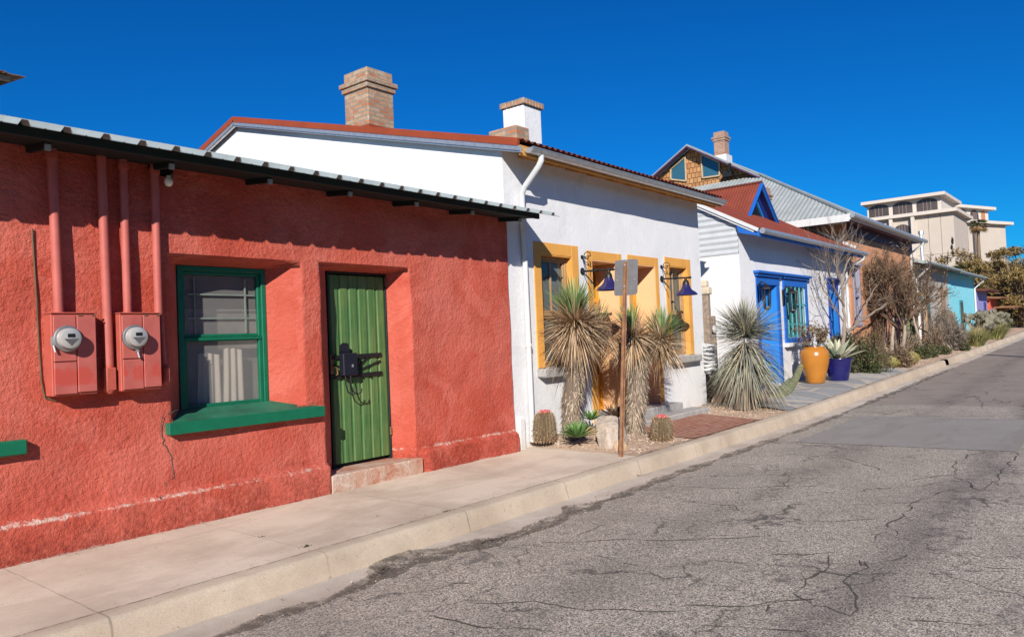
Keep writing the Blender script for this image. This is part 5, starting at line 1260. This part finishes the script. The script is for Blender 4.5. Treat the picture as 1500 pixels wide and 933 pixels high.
def agave(name, label, c, R, n, mat, w=.05, up=.35, cat='agave', group=None, hump=0.0):
    T = thing(name, label, cat, tuple(c), group); m = MB(); c = Vector(c)
    for i in range(n):
        a = i*2.399; t = (i+.5)/n; el = (up+.95*(1-t))
        d = Vector((math.cos(a), math.sin(a), math.tan(min(1.35, el)))).normalized(); base = c+Vector((math.cos(a), math.sin(a), 0))*R*.10+Vector((0, 0, hump*(1-t)))
        sd = d.cross(Vector((0, 0, 1))).normalized(); nn = sd.cross(d).normalized(); L = R*rng.uniform(.85, 1.1); tt = rng.random(); vs = []
        for s, ww, cup in ((0, .5, .1), (.3, .9, .18), (.6, .8, .16), (.85, .4, .1), (1.0, .03, 0)):
            p = base+d*L*s-nn*0+Vector((0, 0, -.10*L*s*s)); vs += [p-sd*w*ww+nn*w*cup*2, p-nn*w*cup, p+sd*w*ww+nn*w*cup*2]
        fs = []
        for k in range(4):
            for j in range(2): fs.append((3*k+j, 3*k+j+1, 3*k+j+4, 3*k+j+3))
        m.add(vs, fs, tt)
    m.build('leaf_rosette', mat, T, 60, tint=True); return T
agave('small_agave', 'small bright green agave beside the big pale boulder', PY(846, 638, 5.78)+Vector((0, 0, -.02)), .27, 60, 'aga', .022, .25)
agave('small_agave', 'small green agave tucked behind the first yucca trunk', PY(866, 615, 6.2), .20, 30, 'aga', .018, .3)
dk = PX(1056, 590, 14.6); dk.z = .2
agave('dead_agave', 'dark dried agave mound at the foot of the gate posts', PG(1058, 588, .2), .50, 90, 'dka', .03, -.15, 'agave', None, .30)
agave('dead_agave', 'tiny dark dried agave right of the blue yucca trunk', PG(1114, 592, .2), .18, 40, 'dka', .018, .05, 'agave', None, .12)
agave('pot_agave_purple', 'purple tinged agave behind the boulder and sign post', PY(900, 612, 5.75), .24, 26, 'dka', .03, .35)

def barrel(c, r, h, label, lean=(0, 0)):
    T = thing('barrel_cactus', label, 'cactus', tuple(c), 'barrel cacti in the gravel bed'); c = Vector(c); m = MB(); n = 20; N = n*4; rows = 14; vs = []; fs = []
    def pt(i, j, k=1.0):
        a = 2*PI*i/N; v = j/rows; rr = r*(math.sin(PI*(.16+.80*v))**.62); rr *= 1-.13*(0 if i % 4 == 0 else .55 if i % 2 else 1.0); z = h*(1-math.cos(PI*v))/2*.98
        return c+Vector((rr*k*math.cos(a)+lean[0]*z, rr*k*math.sin(a)+lean[1]*z, z*k+(1-k)*h/2))
    for j in range(rows+1):
        for i in range(N): vs.append(pt(i, j))
    for j in range(rows):
        for i in range(N): fs.append((j*N+i, j*N+(i+1) % N, (j+1)*N+(i+1) % N, (j+1)*N+i))
    fs.append([rows*N+i for i in range(N)]); m.add(vs, fs, .5); b = m.build('body', 'barrel', T, 30)
    m = MB()
    for i in range(0, N, 4):
        for j in range(1, rows*2):
            p = pt(i, j/2); o = (p-(c+Vector((0, 0, h*.45)))).normalized()
            for k in range(3): m.blade(p, o+sph()*.8, rng.uniform(.025, .045), .0045, 0)
    m.build('spines', 'spine', T, tint=True); m = MB()
    for i in range(26):
        a = rng.uniform(0, 6.28); q = r*rng.uniform(.15, .45); p = c+Vector((q*math.cos(a)+lean[0]*h, q*math.sin(a)+lean[1]*h, h*.97-q*.12)); m.tube([p, p+Vector((0, 0, .03)), p+Vector((0, 0, .045))], [.012, .015, .004], 6)
    m.build('fruit', 'pinkfl', T, 60, tint=True); return T
bl_ = PG(797, 644, .2); bl_ = PY(797, 642, 6.30); bl_.z = .255
barrel(bl_, .165, .40, 'barrel cactus beside the silver downspout of the white house', (.02, -.05))
br_ = PG(970, 645, .17); barrel(br_, .16, .33, 'barrel cactus with pink crown at the edge of the brick paving', (.02, 0))

b_ = PG(889, 652, .2); rock('boulder', 'rock', (b_.x+.10, b_.y+.0, .15), (.28, .20, .37), 5, 'large pale boulder behind the rusty sign post')
b_ = PG(918, 655, .2); rock('boulder', 'rock2', (b_.x, b_.y+.1, .16), (.10, .09, .12), 8, 'small tan stone right of the rusty sign post')
b_ = PY(866, 628, 6.1); rock('boulder', 'rock3', (b_.x, 6.15, .17), (.17, .13, .15), 11, 'brown stone between the first yucca and the big boulder')
b_ = PG(1012, 594, .22); rock('boulder', 'rock3', (b_.x, b_.y, b_.z-.02), (.26, .17, .19), 14, 'blocky brown stone by the dried agave mound')
b_ = PG(1003, 588, .24); rock('boulder', 'rock2', (b_.x+.1, 6.32, .14), (.42, .14, .26), 17, 'low sandy mound against the white wall corner', cuts=3)
rr_ = [((1327, 516), (.42, .34, .34), 'rock2', 'rounded tan boulder below the bare multi stemmed tree'), ((1322, 524), (.40, .34, .36), 'rock2', 'long tan boulder above the golden barrel cactus'), ((1316, 534), (.40, .3, .34), 'rock', 'grey boulder left of the golden barrel cactus'),
       ((1374, 512), (.42, .36, .40), 'rock2', 'tan boulder under the metal handrail'), ((1382, 514), (.30, .26, .26), 'rock', 'pale boulder at the end of the rock row by the grey shrub'), ((1288, 540), (.42, .3, .20), 'rock', 'flat grey stone under the dark green shrub'), ((1360, 515), (.30, .26, .26), 'rock2', 'small ochre boulder in the middle of the rock row')]
for i, (p, s, mt, lb_) in enumerate(rr_):
    q = PG(p[0], p[1], .2); rock('boulder', mt, (q.x, q.y, q.z-.05), s, 30+i, lb_, 'boulder', 'boulders in the far planting bed')

for px_, py_, lb_ in ((448, 800, 'tiny weed tuft at the back of the kerb nearest the camera'), (655, 748, 'tiny weed tuft at the back of the kerb below the green door'), (385, 766+20, 'small dry leaf litter tuft on the kerb left of the weeds')):
    q = PG(px_, py_, .158); T = thing('weed_tuft', lb_, 'weed', tuple(q), 'weeds along the kerb joint'); m = MB()
    for i in range(26):
        a = rng.uniform(0, 6.28); m.blade(q+Vector((rng.gauss(0, .02), rng.gauss(0, .008), -.002)), (math.cos(a), math.sin(a), rng.uniform(.3, 1.2)), rng.uniform(.012, .035), .006, .3)
    m.build('blades', 'shr', T, tint=True)
# pots
def pot(name, label, c, prof, mat, cat='pot'):
    T = thing(name, label, cat, tuple(c)); m = MB(); n = len(prof); inner = [(max(.01, r-.025), h) for r, h in prof[::-1][:n-1]]
    m.lathe(prof+inner, c, 'z', 40); m.build('body', mat, T, 60); m = MB(); rt_, hh = prof[-1]; m.lathe([(0, hh-.05), (rt_-.03, hh-.055)], c, 'z', 24); m.build('soil', 'earth', T); return T
pc = PG(1195, 561, .235); k = 1.0
pot('amber_pot', 'tall amber glazed urn on the flagstone terrace', pc, [(0, 0), (.19, 0), (.205, .02), (.25, .20), (.315, .46), (.338, .62), (.325, .74), (.27, .815), (.245, .83), (.255, .85), (.25, .862)], 'ypot')
pb2 = PG(1229, 557, .235)
pot('navy_pot', 'wide cobalt blue planter right of the amber urn', pb2, [(0, 0), (.21, 0), (.22, .02), (.275, .26), (.33, .50), (.345, .52), (.34, .535)], 'navy')
pd = Vector((22.1, 6.15, zg(22)+.236)); pot('dark_pot', 'dark round pot behind the blue planter', pd, [(0, 0), (.20, 0), (.30, .2), (.32, .45), (.28, .62), (.30, .66)], 'dkpot')
agave('pot_agave', 'pale variegated agave growing in the cobalt planter', pb2+Vector((0, 0, .50)), .62, 26, 'agv', .075, .35)

def twigs(m, p, d, L, r, depth, spread=.55, ml=None, leaf=0.0, up=.12, kids=(2, 4), lm=None, shrink=.72, leafsz=.03, nleaf=3, lel=1.6):
    p, d = Vector(p), Vector(d).normalized(); pts = [p]; dd = d.copy(); n = 4
    for i in range(n):
        dd = (dd+Vector((rng.gauss(0, .16), rng.gauss(0, .16), rng.gauss(0, .12)+up*.4))).normalized(); pts.append(pts[-1]+dd*L/n)
    m.tube(pts, [r*(1-.45*i/n) for i in range(n+1)], 6 if r > .03 else 4 if r > .012 else 3, cap=False)
    if lm is not None and depth <= 1:
        for k in range(nleaf):
            lm.leafq(pts[rng.randrange(1, n+1)]+sph()*leafsz*2.6, leafsz*rng.uniform(.6, 1.4), el=lel)
    if depth <= 0: return
    for i in range(rng.randint(*kids)):
        t = rng.uniform(.35, 1.0) if i else 1.0; q = pts[min(n, max(1, int(round(t*n))))]; nd = (dd+sph()*spread+Vector((0, 0, up))).normalized(); twigs(m, q, nd, L*shrink*rng.uniform(.75, 1.15), r*.58, depth-1, spread, ml, leaf, up, kids, lm, shrink, leafsz, nleaf, lel)

def bush(name, label, c, rx, ry, rz, n, mat, stem='twigb', cat='shrub', group=None, sz=.03, nst=26, hole=.25, el=1.6):
    T = thing(name, label, cat, tuple(c), group); c = Vector(c); cl = [(sph(), rng.uniform(.28, .5)) for _ in range(22)]
    m = MB()
    for i in range(n):
        d, cr_ = rng.choice(cl); d = Vector((d.x, d.y, abs(d.z)*.9+.05)); p = d*(rng.uniform(.45, .82))+sph()*cr_*rng.random()**.5
        if p.z < .02: p.z = rng.uniform(.02, .25)
        m.leafq(c+Vector((p.x*rx, p.y*ry, p.z*rz)), sz*rng.uniform(.6, 1.4), el=el)
    m.build('foliage', mat, T, tint=True); m = MB()
    for i in range(nst):
        d = sph(); d.z = abs(d.z)+.35; e = Vector((d.x*rx, d.y*ry, d.z*rz*.8)); m.tube([c+Vector((rng.gauss(0, .04), rng.gauss(0, .04), -.03)), c+e*.5+sph()*.04, c+e], [.014, .009, .004], 4, cap=False)
    m.build('stems', stem, T); return T
def grass(name, label, c, R, H, n, mat='grs', cat='grass clump', group='grass clumps along the kerb', plume=0):
    T = thing(name, label, cat, tuple(c), group); m = MB(); c = Vector(c)
    for i in range(n):
        a = rng.uniform(0, 6.28); q = R*.35*math.sqrt(rng.random()); sp_ = rng.uniform(.05, .75); d = Vector((math.cos(a)*sp_, math.sin(a)*sp_, 1)); m.blade(c+Vector((q*math.cos(a), q*math.sin(a), 0)), d, H*rng.uniform(.6, 1.1), .016, rng.uniform(.05, .5), seg=4)
    m.build('blades', mat, T, tint=True)
    if plume:
        m = MB()
        for i in range(plume):
            a = rng.uniform(0, 6.28); sp_ = rng.uniform(.1, .8); d = Vector((math.cos(a)*sp_, math.sin(a)*sp_, 1)); m.blade(c, d, H*rng.uniform(1.0, 1.45), .012, rng.uniform(.1, .4), seg=4)
        m.build('plumes', 'grsd', T, tint=True)
    return T
# plant in the amber urn: dry twigs and dark leaves
T = thing('urn_plant', 'dry twiggy plant with dark leaves in the amber urn', 'plant', tuple(pc+Vector((0, 0, .8)))); m = MB(); lm = MB()
for i in range(20):
    a = rng.uniform(0, 6.28); twigs(m, pc+Vector((math.cos(a)*.12, math.sin(a)*.12, .80)), (math.cos(a)*.5, math.sin(a)*.5, 1), rng.uniform(.12, .36), .008, 2, .6, lm=lm, leafsz=.022, nleaf=4)
m.build('stems', 'twigb', T); lm.build('leaves', 'shrb', T, tint=True)
bush('potted_shrub', 'olive green shrub in the dark pot behind the blue planter', pd+Vector((0, 0, .60)), .42, .36, .55, 1500, 'shr', sz=.022)
bush('brown_shrub', 'rusty brown shrub against the terracotta wall corner', Vector((22.9, 6.2, zg(23)+.2)), .55, .35, 1.3, 1500, 'shrb', sz=.03)
q = PG(1273, 546, .2); bush('dark_shrub', 'dark green rounded shrub at the end of the flagstones', q, .85, .65, 1.15, 4200, 'shr', sz=.024, nst=90)
q = PG(1240, 547, .2); bush('dark_shrub', 'low brown green shrub behind the cobalt planter', Vector((23.4, 5.75, zg(23)+.2)), .55, .5, .8, 2200, 'shrb', sz=.026)
bush('vine_shrub', 'tall brown vine climbing between the terracotta windows', Vector((26.5, 6.2, zg(26)+.2)), .42, .25, 2.3, 1100, 'shrb', sz=.026, nst=50)
q = PG(1352, 524, .2); bush('low_shrub', 'low olive ground shrub among the boulders', q, .85, .5, .55, 2600, 'shr', sz=.024)
q = PG(1378, 517, .2); bush('low_shrub', 'low yellow green plant at the kerb before the handrail', Vector((30.8, 5.2, zg(30.8)+.17)), .45, .35, .38, 1300, 'shr', sz=.022)
for (x_, y_, rx_, rz_, n_, lb_) in ((24.6, 5.3, .55, .75, 1500, 'dry brown shrub beside the dark green shrub'), (26.9, 5.75, .7, 1.15, 1800, 'tall dry brown shrub under the bare tree'), (29.0, 5.9, .8, 1.0, 1700, 'dry brown shrub behind the row of boulders'), (32.2, 5.75, .6, 1.1, 1500, 'dry shrub between the boulders and the grey brush')):
    bush('dry_shrub', lb_, Vector((x_, y_, zg(x_)+.18)), rx_, .45, rz_, n_, 'shrb', 'twig', group='dry shrubs along the far bed', sz=.02, nst=80, el=2.8)
bush('grey_shrub', 'grey leafless shrub spreading before the prickly pears', Vector((33.6, 5.4, zg(33.6)+.18)), 1.35, .65, 1.15, 3600, 'shrg', 'twig', sz=.022, nst=130, el=3.2)
bush('grey_shrub', 'grey brown brush behind the spreading grey shrub', Vector((35.2, 5.9, zg(35)+.18)), 1.2, .6, 1.7, 3200, 'shrg', 'twig', sz=.024, nst=110, el=3.2)
bush('small_kerb_shrub', 'small fresh green plant on the kerb edge by the grass', Vector((33.2, 4.86, zg(33)+.16)), .3, .2, .4, 700, 'shr', sz=.022)
grass('bunch_grass', 'green bunch grass at the kerb right of the grey shrub', Vector((36.6, 4.98, zg(36.6)+.16)), .8, .9, 1100, plume=220)
grass('bunch_grass', 'wide straw topped grass clump farthest along the kerb', Vector((43.0, 5.15, zg(43)+.16)), 1.3, 1.15, 1700, plume=560)
grass('bunch_grass', 'small straw clump between the two larger grasses', Vector((39.6, 5.25, zg(39.6)+.16)), .7, .8, 700, plume=160)
def ycactus(c, r, label):
    T = thing('golden_barrel', label, 'cactus', tuple(c), 'small cacti among the boulders'); m = MB(); c = Vector(c)
    prof = [(r*math.sin(PI*(.12+.88*t)), r*.9*(1-math.cos(PI*(.12+.8*t)))-.1*r) for t in [i/10 for i in range(11)]]; m.lathe(prof, c, 'z', 22, True); m.build('body', mat_cactus('golden_cactus_skin', (.16, .15, .05), (.26, .23, .08)), T, 60); m = MB()
    for i in range(1500):
        d = sph(); d.z = abs(d.z); m.blade(c+Vector((d.x*r, d.y*r, r*.75+d.z*r*.85-.05)), d+sph()*.7, .05, .007, 0)
    m.build('spines', 'spiney', T, tint=True); return T
q = PG(1335, 532, .2); ycactus(q, .23, 'golden barrel cactus in front of the tan boulders')
q = PG(1306, 538, .2); ycactus(q, .20, 'pale green spiny cactus beside the grey boulder')

# leafless and twiggy trees
def btree(name, label, base, h, stems, depth, tw, lf=None, leafsz=.03, nleaf=3, spread=.5, r0=.05, trunkmat='bark', kids=(2, 4), lean=(0, 0), shrink=.72, L0=None):
    T = thing(name, label, 'tree', tuple(base)); base = Vector(base); mt = MB(); mtw = MB(); lm = MB() if lf else None
    for i in range(stems):
        a = 2*PI*i/stems+rng.uniform(-.4, .4); k = .28 if stems > 1 else .05; d = Vector((math.cos(a)*k+lean[0], math.sin(a)*k*.7+lean[1], 1)).normalized()
        p = base+Vector((math.cos(a), math.sin(a), 0))*(.12 if stems > 1 else 0)-Vector((0, 0, .05)); pts = [p]; dd = d.copy(); n = 6; L = h*.45
        for q in range(n): dd = (dd+Vector((rng.gauss(0, .10), rng.gauss(0, .10), .04))).normalized(); pts.append(pts[-1]+dd*L/n)
        mt.tube(pts, [r0*(1.15-.5*q/n) for q in range(n+1)], 8, cap=False)
        for q in range(rng.randint(3, 4)):
            j = n-rng.randint(0, 2); nd = (dd+sph()*.75+Vector((0, 0, .2))).normalized(); twigs(mtw, pts[j], nd, (L0 or h*.26)*rng.uniform(.8, 1.15), r0*.5, depth, spread, up=.10, kids=kids, lm=lm, leafsz=leafsz, nleaf=nleaf, shrink=shrink, lel=3.2)
    mt.build('trunk', trunkmat, T, 60); mtw.build('branches', tw, T)
    if lf: lm.build('crown', lf, T, tint=True)
    return T
T = thing('bare_sapling', 'pale leafless sapling with long crooked branches by the narrow blue door', 'tree', tuple(PG(1236, 549, .2)+Vector((1.2, .4, 0)))); mt = MB(); mtw = MB()
YS = 5.95; pth = lambda *q: [PY(x, y, YS+dy) for x, y, dy in q]
main = [pth((1233, 540, 0), (1234, 510, 0), (1238, 470, 0), (1235, 440, 0.05)), pth((1240, 488, 0), (1262, 468, -.05), (1290, 452, -.1), (1318, 432, -.15), (1335, 420, -.2)), pth((1235, 440, .05), (1232, 412, .05), (1240, 385, .1), (1262, 352, .1)), pth((1236, 450, .05), (1222, 420, 0), (1214, 395, -.05), (1206, 372, -.05)),
        pth((1234, 432, .05), (1244, 405, .05), (1252, 385, .1)), pth((1290, 452, -.1), (1312, 440, -.1), (1336, 432, -.05)), pth((1236, 470, 0), (1220, 448, .1), (1205, 420, .2), (1198, 400, .2)), pth((1262, 468, -.05), (1270, 440, 0), (1290, 410, .05), (1300, 385, .1)), pth((1232, 415, .05), (1222, 385, .1), (1226, 350, .15))]
for k, b in enumerate(main):
    f_ = []
    for a_, c_ in zip(b[:-1], b[1:]):
        for t in range(4): f_.append(a_.lerp(c_, t/4)+sph()*.025)
    f_.append(b[-1]); r0_ = (.065, .045, .04, .03, .025, .02, .022, .022, .022)[k]
    mt.tube(f_, [r0_*(1-.6*i/len(f_)) for i in range(len(f_))], 7, cap=False)
    if k:
        for q in range(9):
            p = f_[rng.randrange(2, len(f_))]; twigs(mtw, p, (b[-1]-b[0]).normalized()+sph()*.9+Vector((0, 0, .4)), rng.uniform(.35, .75), .010, 2, .6, kids=(2, 3))
mt.build('trunk', 'twig', T, 60); mtw.build('branches', 'twig', T)
btree('bare_tree', 'multi stemmed bare tree with dense brown twigs before the terracotta house', PG(1314, 530, .2), 3.35, 5, 4, 'twigb', 'shrb', .015, 2, .62, .06, kids=(3, 4), shrink=.70)
btree('bare_tree', 'second brown twiggy tree behind the rock row', Vector((30.3, 6.0, zg(30.3)+.2)), 2.9, 3, 3, 'twigb', 'shrb', .016, 2, .62, .055, kids=(2, 4), shrink=.72)
def cer(c, hs, label):
    T = thing('columnar_cactus', label, 'cactus', tuple(c)); m = MB()
    for dx_, dy_, h, ln in hs:
        p = Vector(c)+Vector((dx_, dy_, 0)); m.tube([p, p+Vector((ln*.2, 0, h*.35)), p+Vector((ln*.7, 0, h*.7)), p+Vector((ln, 0, h)), p+Vector((ln, 0, h+.04))], [.06, .07, .07, .06, .02], 10)
    m.build('stems', 'cereus', T, 50); return T
cer(PG(1345, 520, .2)+Vector((0, .3, 0)), [(0, 0, 2.2, .3), (.25, .1, 1.9, .1), (-.25, .1, 1.6, -.15), (.5, 0, 1.3, .3), (.1, -.15, 1.0, .2)], 'cluster of columnar cacti among the bare tree stems')
# leaning aloe or cactus stem by the blue yucca
T = thing('leaning_cactus', 'long green ribbed cactus stem leaning up from the flagstones', 'cactus', tuple(PG(1140, 580, .23))); m = MB()
a, b, c = PG(1143, 582, .235), PY(1165, 556, 6.0), PY(1177, 528, 6.15)
m.tube([a, a.lerp(b, .5)+Vector((0, 0, -.04)), b, b.lerp(c, .6), c], [.09, .10, .085, .07, .02], 8); a2 = a+Vector((-.1, .15, 0)); m.tube([a2, a2.lerp(b, .5), b+Vector((-.1, .1, .02))], [.08, .085, .03], 8); m.build('stem', mat_cactus('striped_cactus', (.10, .14, .06), (.26, .24, .13)), T, 40)

def pear(c, H, W_, n, label, seed):
    T = thing('prickly_pear', label, 'cactus', tuple(c), 'prickly pears before the turquoise house'); r = random.Random(seed); m = MB(); c = Vector(c); pads = []
    def pad(p, d, L, dep):
        d = Vector(d).normalized(); nrm = Vector((r.gauss(0, 1), r.gauss(0, 1), r.gauss(0, .25))); nrm = (nrm-d*nrm.dot(d)).normalized(); sd = d.cross(nrm); vs = []; N = 12; w = L*.36
        for e, k in ((-1, .75), (0, 1.0), (1, .75)):
            for i in range(N):
                a_ = 2*PI*i/N; vs.append(p+d*(L*.5-L*.5*math.cos(a_)*(.93+.07*k))*1+sd*w*math.sin(a_)*k*(1.1-.25*math.cos(a_))+nrm*e*L*.045)
        fs = [tuple(range(N))[::-1], tuple(range(2*N, 3*N))]
        for q in (0, 1):
            for i in range(N): fs.append((q*N+i, q*N+(i+1) % N, (q+1)*N+(i+1) % N, (q+1)*N+i))
        m.add(vs, fs)
        if dep > 0:
            for q in range(r.randint(1, 3)):
                a_ = r.uniform(-1.0, 1.0); pad(p+d*L*.92*math.cos(a_*.5)+sd*w*math.sin(a_)*.8, d*math.cos(a_)+sd*math.sin(a_)+Vector((0, 0, .3))+nrm*r.gauss(0, .3), L*r.uniform(.78, 1.0), dep-1)
    for i in range(n): pad(c+Vector((r.uniform(-W_, W_)*.55, r.uniform(-.3, .3), 0)), (r.gauss(0, .3), r.gauss(0, .3), 1), H*.20, 4)
    m.build('pads', 'pear', T, 60); m = MB(); m.tube([c+Vector((0, 0, -.1)), c+Vector((.05, 0, H*.3))], [.16, .12], 8); m.build('trunk', 'twig', T); return T
pear(Vector((38.2, 5.8, zg(38)+.2)), 2.1, .7, 3, 'tall prickly pear against the left of the turquoise wall', 3)
pear(Vector((41.5, 5.7, zg(41)+.2)), 1.9, .8, 3, 'broad prickly pear in the middle of the turquoise wall', 14)
pear(Vector((46.0, 5.7, zg(46)+.2)), 1.8, .9, 3, 'prickly pear beyond the turquoise house corner', 6)
pear(Vector((50.5, 5.8, zg(50)+.2)), 1.9, 1.0, 3, 'farthest prickly pear before the lavender wall', 9)
# handrail
T = thing('handrail', 'dark iron handrail descending from the grey house door', 'handrail', (33, 5.8, .5)); m = MB()
a, b, c = PY(1334, 476, 5.95), PY(1351, 483, 5.95), PY(1362, 489, 5.95); z0 = zg(31)+.2
m.tube([a, b, c, Vector((c.x+.1, c.y, z0))], .022, 8); m.build('rail', 'black', T, 50); m = MB()
for p in (a, b): m.tube([p, Vector((p.x, p.y, z0))], .018, 8)
m.build('baluster', 'black', T, 50)

# far trees
def tree(name, label, base, h, cx, cz, nleaf, mat, sz, trunk='palmbark', squash=1.1, group='trees beyond the houses', ncl=80):
    T = thing(name, label, 'tree', tuple(base), group); base = Vector(base); m = MB(); lm = MB(); c0 = base+Vector((0, 0, h*.30)); pts = [base-Vector((0, 0, .2)), base+Vector((.1, .05, h*.17)), c0]; m.tube(pts, [h*.04, h*.03, h*.025], 8, cap=False)
    ends = []
    for i in range(ncl):
        d = sph(); kk = rng.uniform(.45, 1.12); p = c0+Vector((d.x*cx*kk, d.y*cx*kk, (d.z*.62*kk+.30)*cz)); q = p+Vector((0, 0, 0)); ends.append((q, rng.uniform(.09, .22)*cx)); mid = c0.lerp(q, .5)+sph()*.08*h; m.tube([c0, mid, q], [h*.014, h*.009, h*.004], 5, cap=False)
    for i in range(nleaf):
        q, rr = ends[i % ncl]; d = sph(); p = q+Vector((d.x*rr*1.35, d.y*rr*1.35, d.z*rr*squash*.75-.0))*rng.random()**.45; lm.leafq(p, sz*rng.uniform(.6, 1.4), el=3.2)
    m.build('trunk', trunk, T, 60); lm.build('crown', mat, T, tint=True); return T
def far(x, dep): p = PDD(x, dep); p.z = zg(p.x)+.0; return p
tree('mesquite_tree', 'broad olive brown tree in front of the apartment tower', far(1440, 66), 7.6, 3.6, 4.9, 10044, 'mesq', 0.069)
tree('mesquite_tree', 'brownish tree leaning right of the apartment tower base', far(1462, 60), 6.3, 2.8, 3.9, 7254, 'mesq', 0.063)
tree('mesquite_tree', 'dark tree crown filling the right edge above the road', far(1497, 50), 5.2, 2.6, 3.9, 10044, 'mesq', 0.053)
tree('mesquite_tree', 'low yellowish tree under the dark crown at the right', far(1478, 56), 3.9, 2.4, 2.2, 6696, 'mesq', 0.048)
tree('mesquite_tree', 'distant brown tree low behind the roadside grass', far(1494, 72), 5.5, 4.0, 3.2, 6696, 'mesq', 0.069)
bush('roadside_brush', 'dark brush at the far bend of the kerb', far(1486, 58)+Vector((0, 0, .1)), 2.2, 1.6, 1.9, 4200, 'shrb', sz=.07, nst=40)
bush('roadside_brush', 'brown brush past the grass clumps', far(1470, 57)+Vector((0, 0, .1)), 2.0, 1.2, 1.8, 3600, 'shr', sz=.07, nst=40)
def palm(label, base, top, R, nf, trunk_r=.28):
    T = thing('fan_palm', label, 'palm', tuple(base), 'fan palms beyond the houses'); base, top = Vector(base), Vector(top); m = MB(); m.tube([base, base.lerp(top, .5)+Vector((.1, 0, 0)), top], [trunk_r*1.2, trunk_r, trunk_r*.9], 10); m.build('trunk', 'palmbark', T, 60)
    for nm, mt, n, lo, hi in (('fronds', 'palmg', nf, -.15, 1.0), ('dry_fronds', 'palmd', nf, -1.0, -.05)):
        m = MB()
        for i in range(n):
            a = i*2.399+rng.uniform(-.2, .2); el = rng.uniform(lo, hi); d = Vector((math.cos(a), math.sin(a), el)).normalized(); st = top+d*R*.45; tt = rng.random(); m.blade(top, d, R*.5, .08, .0, tint=tt, seg=2); sd = d.cross(Vector((0, 0, 1))).normalized(); u = sd.cross(d)
            for k in range(13):
                q = (k-6)/6*1.25; dv = d*math.cos(q)+(sd*math.cos(.0)+u*.15)*math.sin(q); m.blade(st, dv+Vector((0, 0, -.10)), R*.55*rng.uniform(.8, 1.1), R*.055, .25, tint=min(1, max(0, tt+rng.gauss(0, .1))), seg=2)
        m.build(nm, mt, T, tint=True)
    return T
pb_ = far(1436, 100); ptp_ = PD(1433, 330, 100); palm('tall fan palm standing in front of the apartment tower', pb_, ptp_, 1.4, 26, .18)
pb_ = far(1421, 62); ptp_ = PD(1421, 404, 62); palm('short green fan palm behind the turquoise roof', pb_, ptp_, 1.9, 26, .3)
pb_ = far(1452, 62); ptp_ = PD(1450, 428, 62); palm('low fan palm with hanging straw fronds above the lavender house', pb_, ptp_, 1.6, 22, .3)

# utility pole across the street, outside the frame: its shadow crosses the road
UP = thing('utility_pole', 'timber utility pole across the street whose shadow crosses the road', 'pole', (19.6, -5.2, .1)); m = MB(); m.tube([(19.6, -5.2, .0), (19.6, -5.2, 8.6)], [.16, .11], 12); m.build('pole', 'wood_old', UP, 50)

# unseen low house added across the street, behind the camera: keeps the low southern sky off these walls
OH = thing('added_row_house', 'long tan row house added unseen across the street to block low sky light', 'house', (8, -10, .1))
m = MB(); m.box(-22, 40, -15, -8.5, -.05, 3.9); m.build('wall', simple('tan_stucco', (.34, .25, .17), .9, .12, 2, bump=.3), OH)
m = MB(); m.box(-22.2, 40.2, -15.2, -8.3, 3.902, 4.3); m.build('parapet', 'shingle_trim', OH)
for i in range(12):
    x = -18+i*4.8; m = MB(); m.box(x, x+1.0, -8.52, -8.46, 1.1 if i % 2 else .1, 2.5); f_ = m.build('window' if i % 2 else 'door', 'brownframe', OH); m = MB(); m.box(x+.1, x+.9, -8.458, -8.45, 1.2 if i % 2 else 1.3, 2.4); m.build('pane', 'aptglass', f_)

# ------------------------------------------------------------------ light
SV = Vector((-1.45, -1.0, .87)).normalized()
sun = bpy.data.objects.new('sun', bpy.data.lights.new('sun', 'SUN')); COL.objects.link(sun)
sun.data.energy = 5.0; sun.data.angle = math.radians(.53); sun.data.color = (1.0, .93, .83)
sun.rotation_euler = (-SV).to_track_quat('-Z', 'Y').to_euler(); sun.location = (-20, -15, 20)
w = bpy.data.worlds.new('World'); sc.world = w; w.use_nodes = True; nt = w.node_tree; nt.nodes.clear()
sky = nt.nodes.new('ShaderNodeTexSky'); sky.sky_type = 'NISHITA'; sky.sun_disc = False; sky.sun_elevation = math.asin(SV.z); sky.sun_rotation = math.atan2(SV.x, SV.y)
sky.altitude = 800; sky.air_density = 1.0; sky.dust_density = .25; sky.ozone_density = 3.0
hs = nt.nodes.new('ShaderNodeHueSaturation'); hs.inputs['Saturation'].default_value = 1.25; hs.inputs['Value'].default_value = 1.0
bg = nt.nodes.new('ShaderNodeBackground'); bg.inputs['Strength'].default_value = .055; wo = nt.nodes.new('ShaderNodeOutputWorld')
nt.links.new(sky.outputs[0], hs.inputs['Color']); mt_ = nt.nodes.new('ShaderNodeMix'); mt_.data_type = 'RGBA'; mt_.blend_type = 'MULTIPLY'; mt_.inputs[0].default_value = 1; mt_.inputs[7].default_value = (.06, .80, 1.38, 1)
nt.links.new(hs.outputs[0], mt_.inputs[6]); nt.links.new(mt_.outputs[2], bg.inputs[0]); nt.links.new(bg.outputs[0], wo.inputs[0])
sc.view_settings.view_transform = 'Standard'; sc.view_settings.look = 'None'; sc.view_settings.exposure = .42; sc.view_settings.gamma = 1.0
sc.render.engine = 'CYCLES'; sc.cycles.max_bounces = 8; sc.cycles.transparent_max_bounces = 12; sc.cycles.use_denoising = True
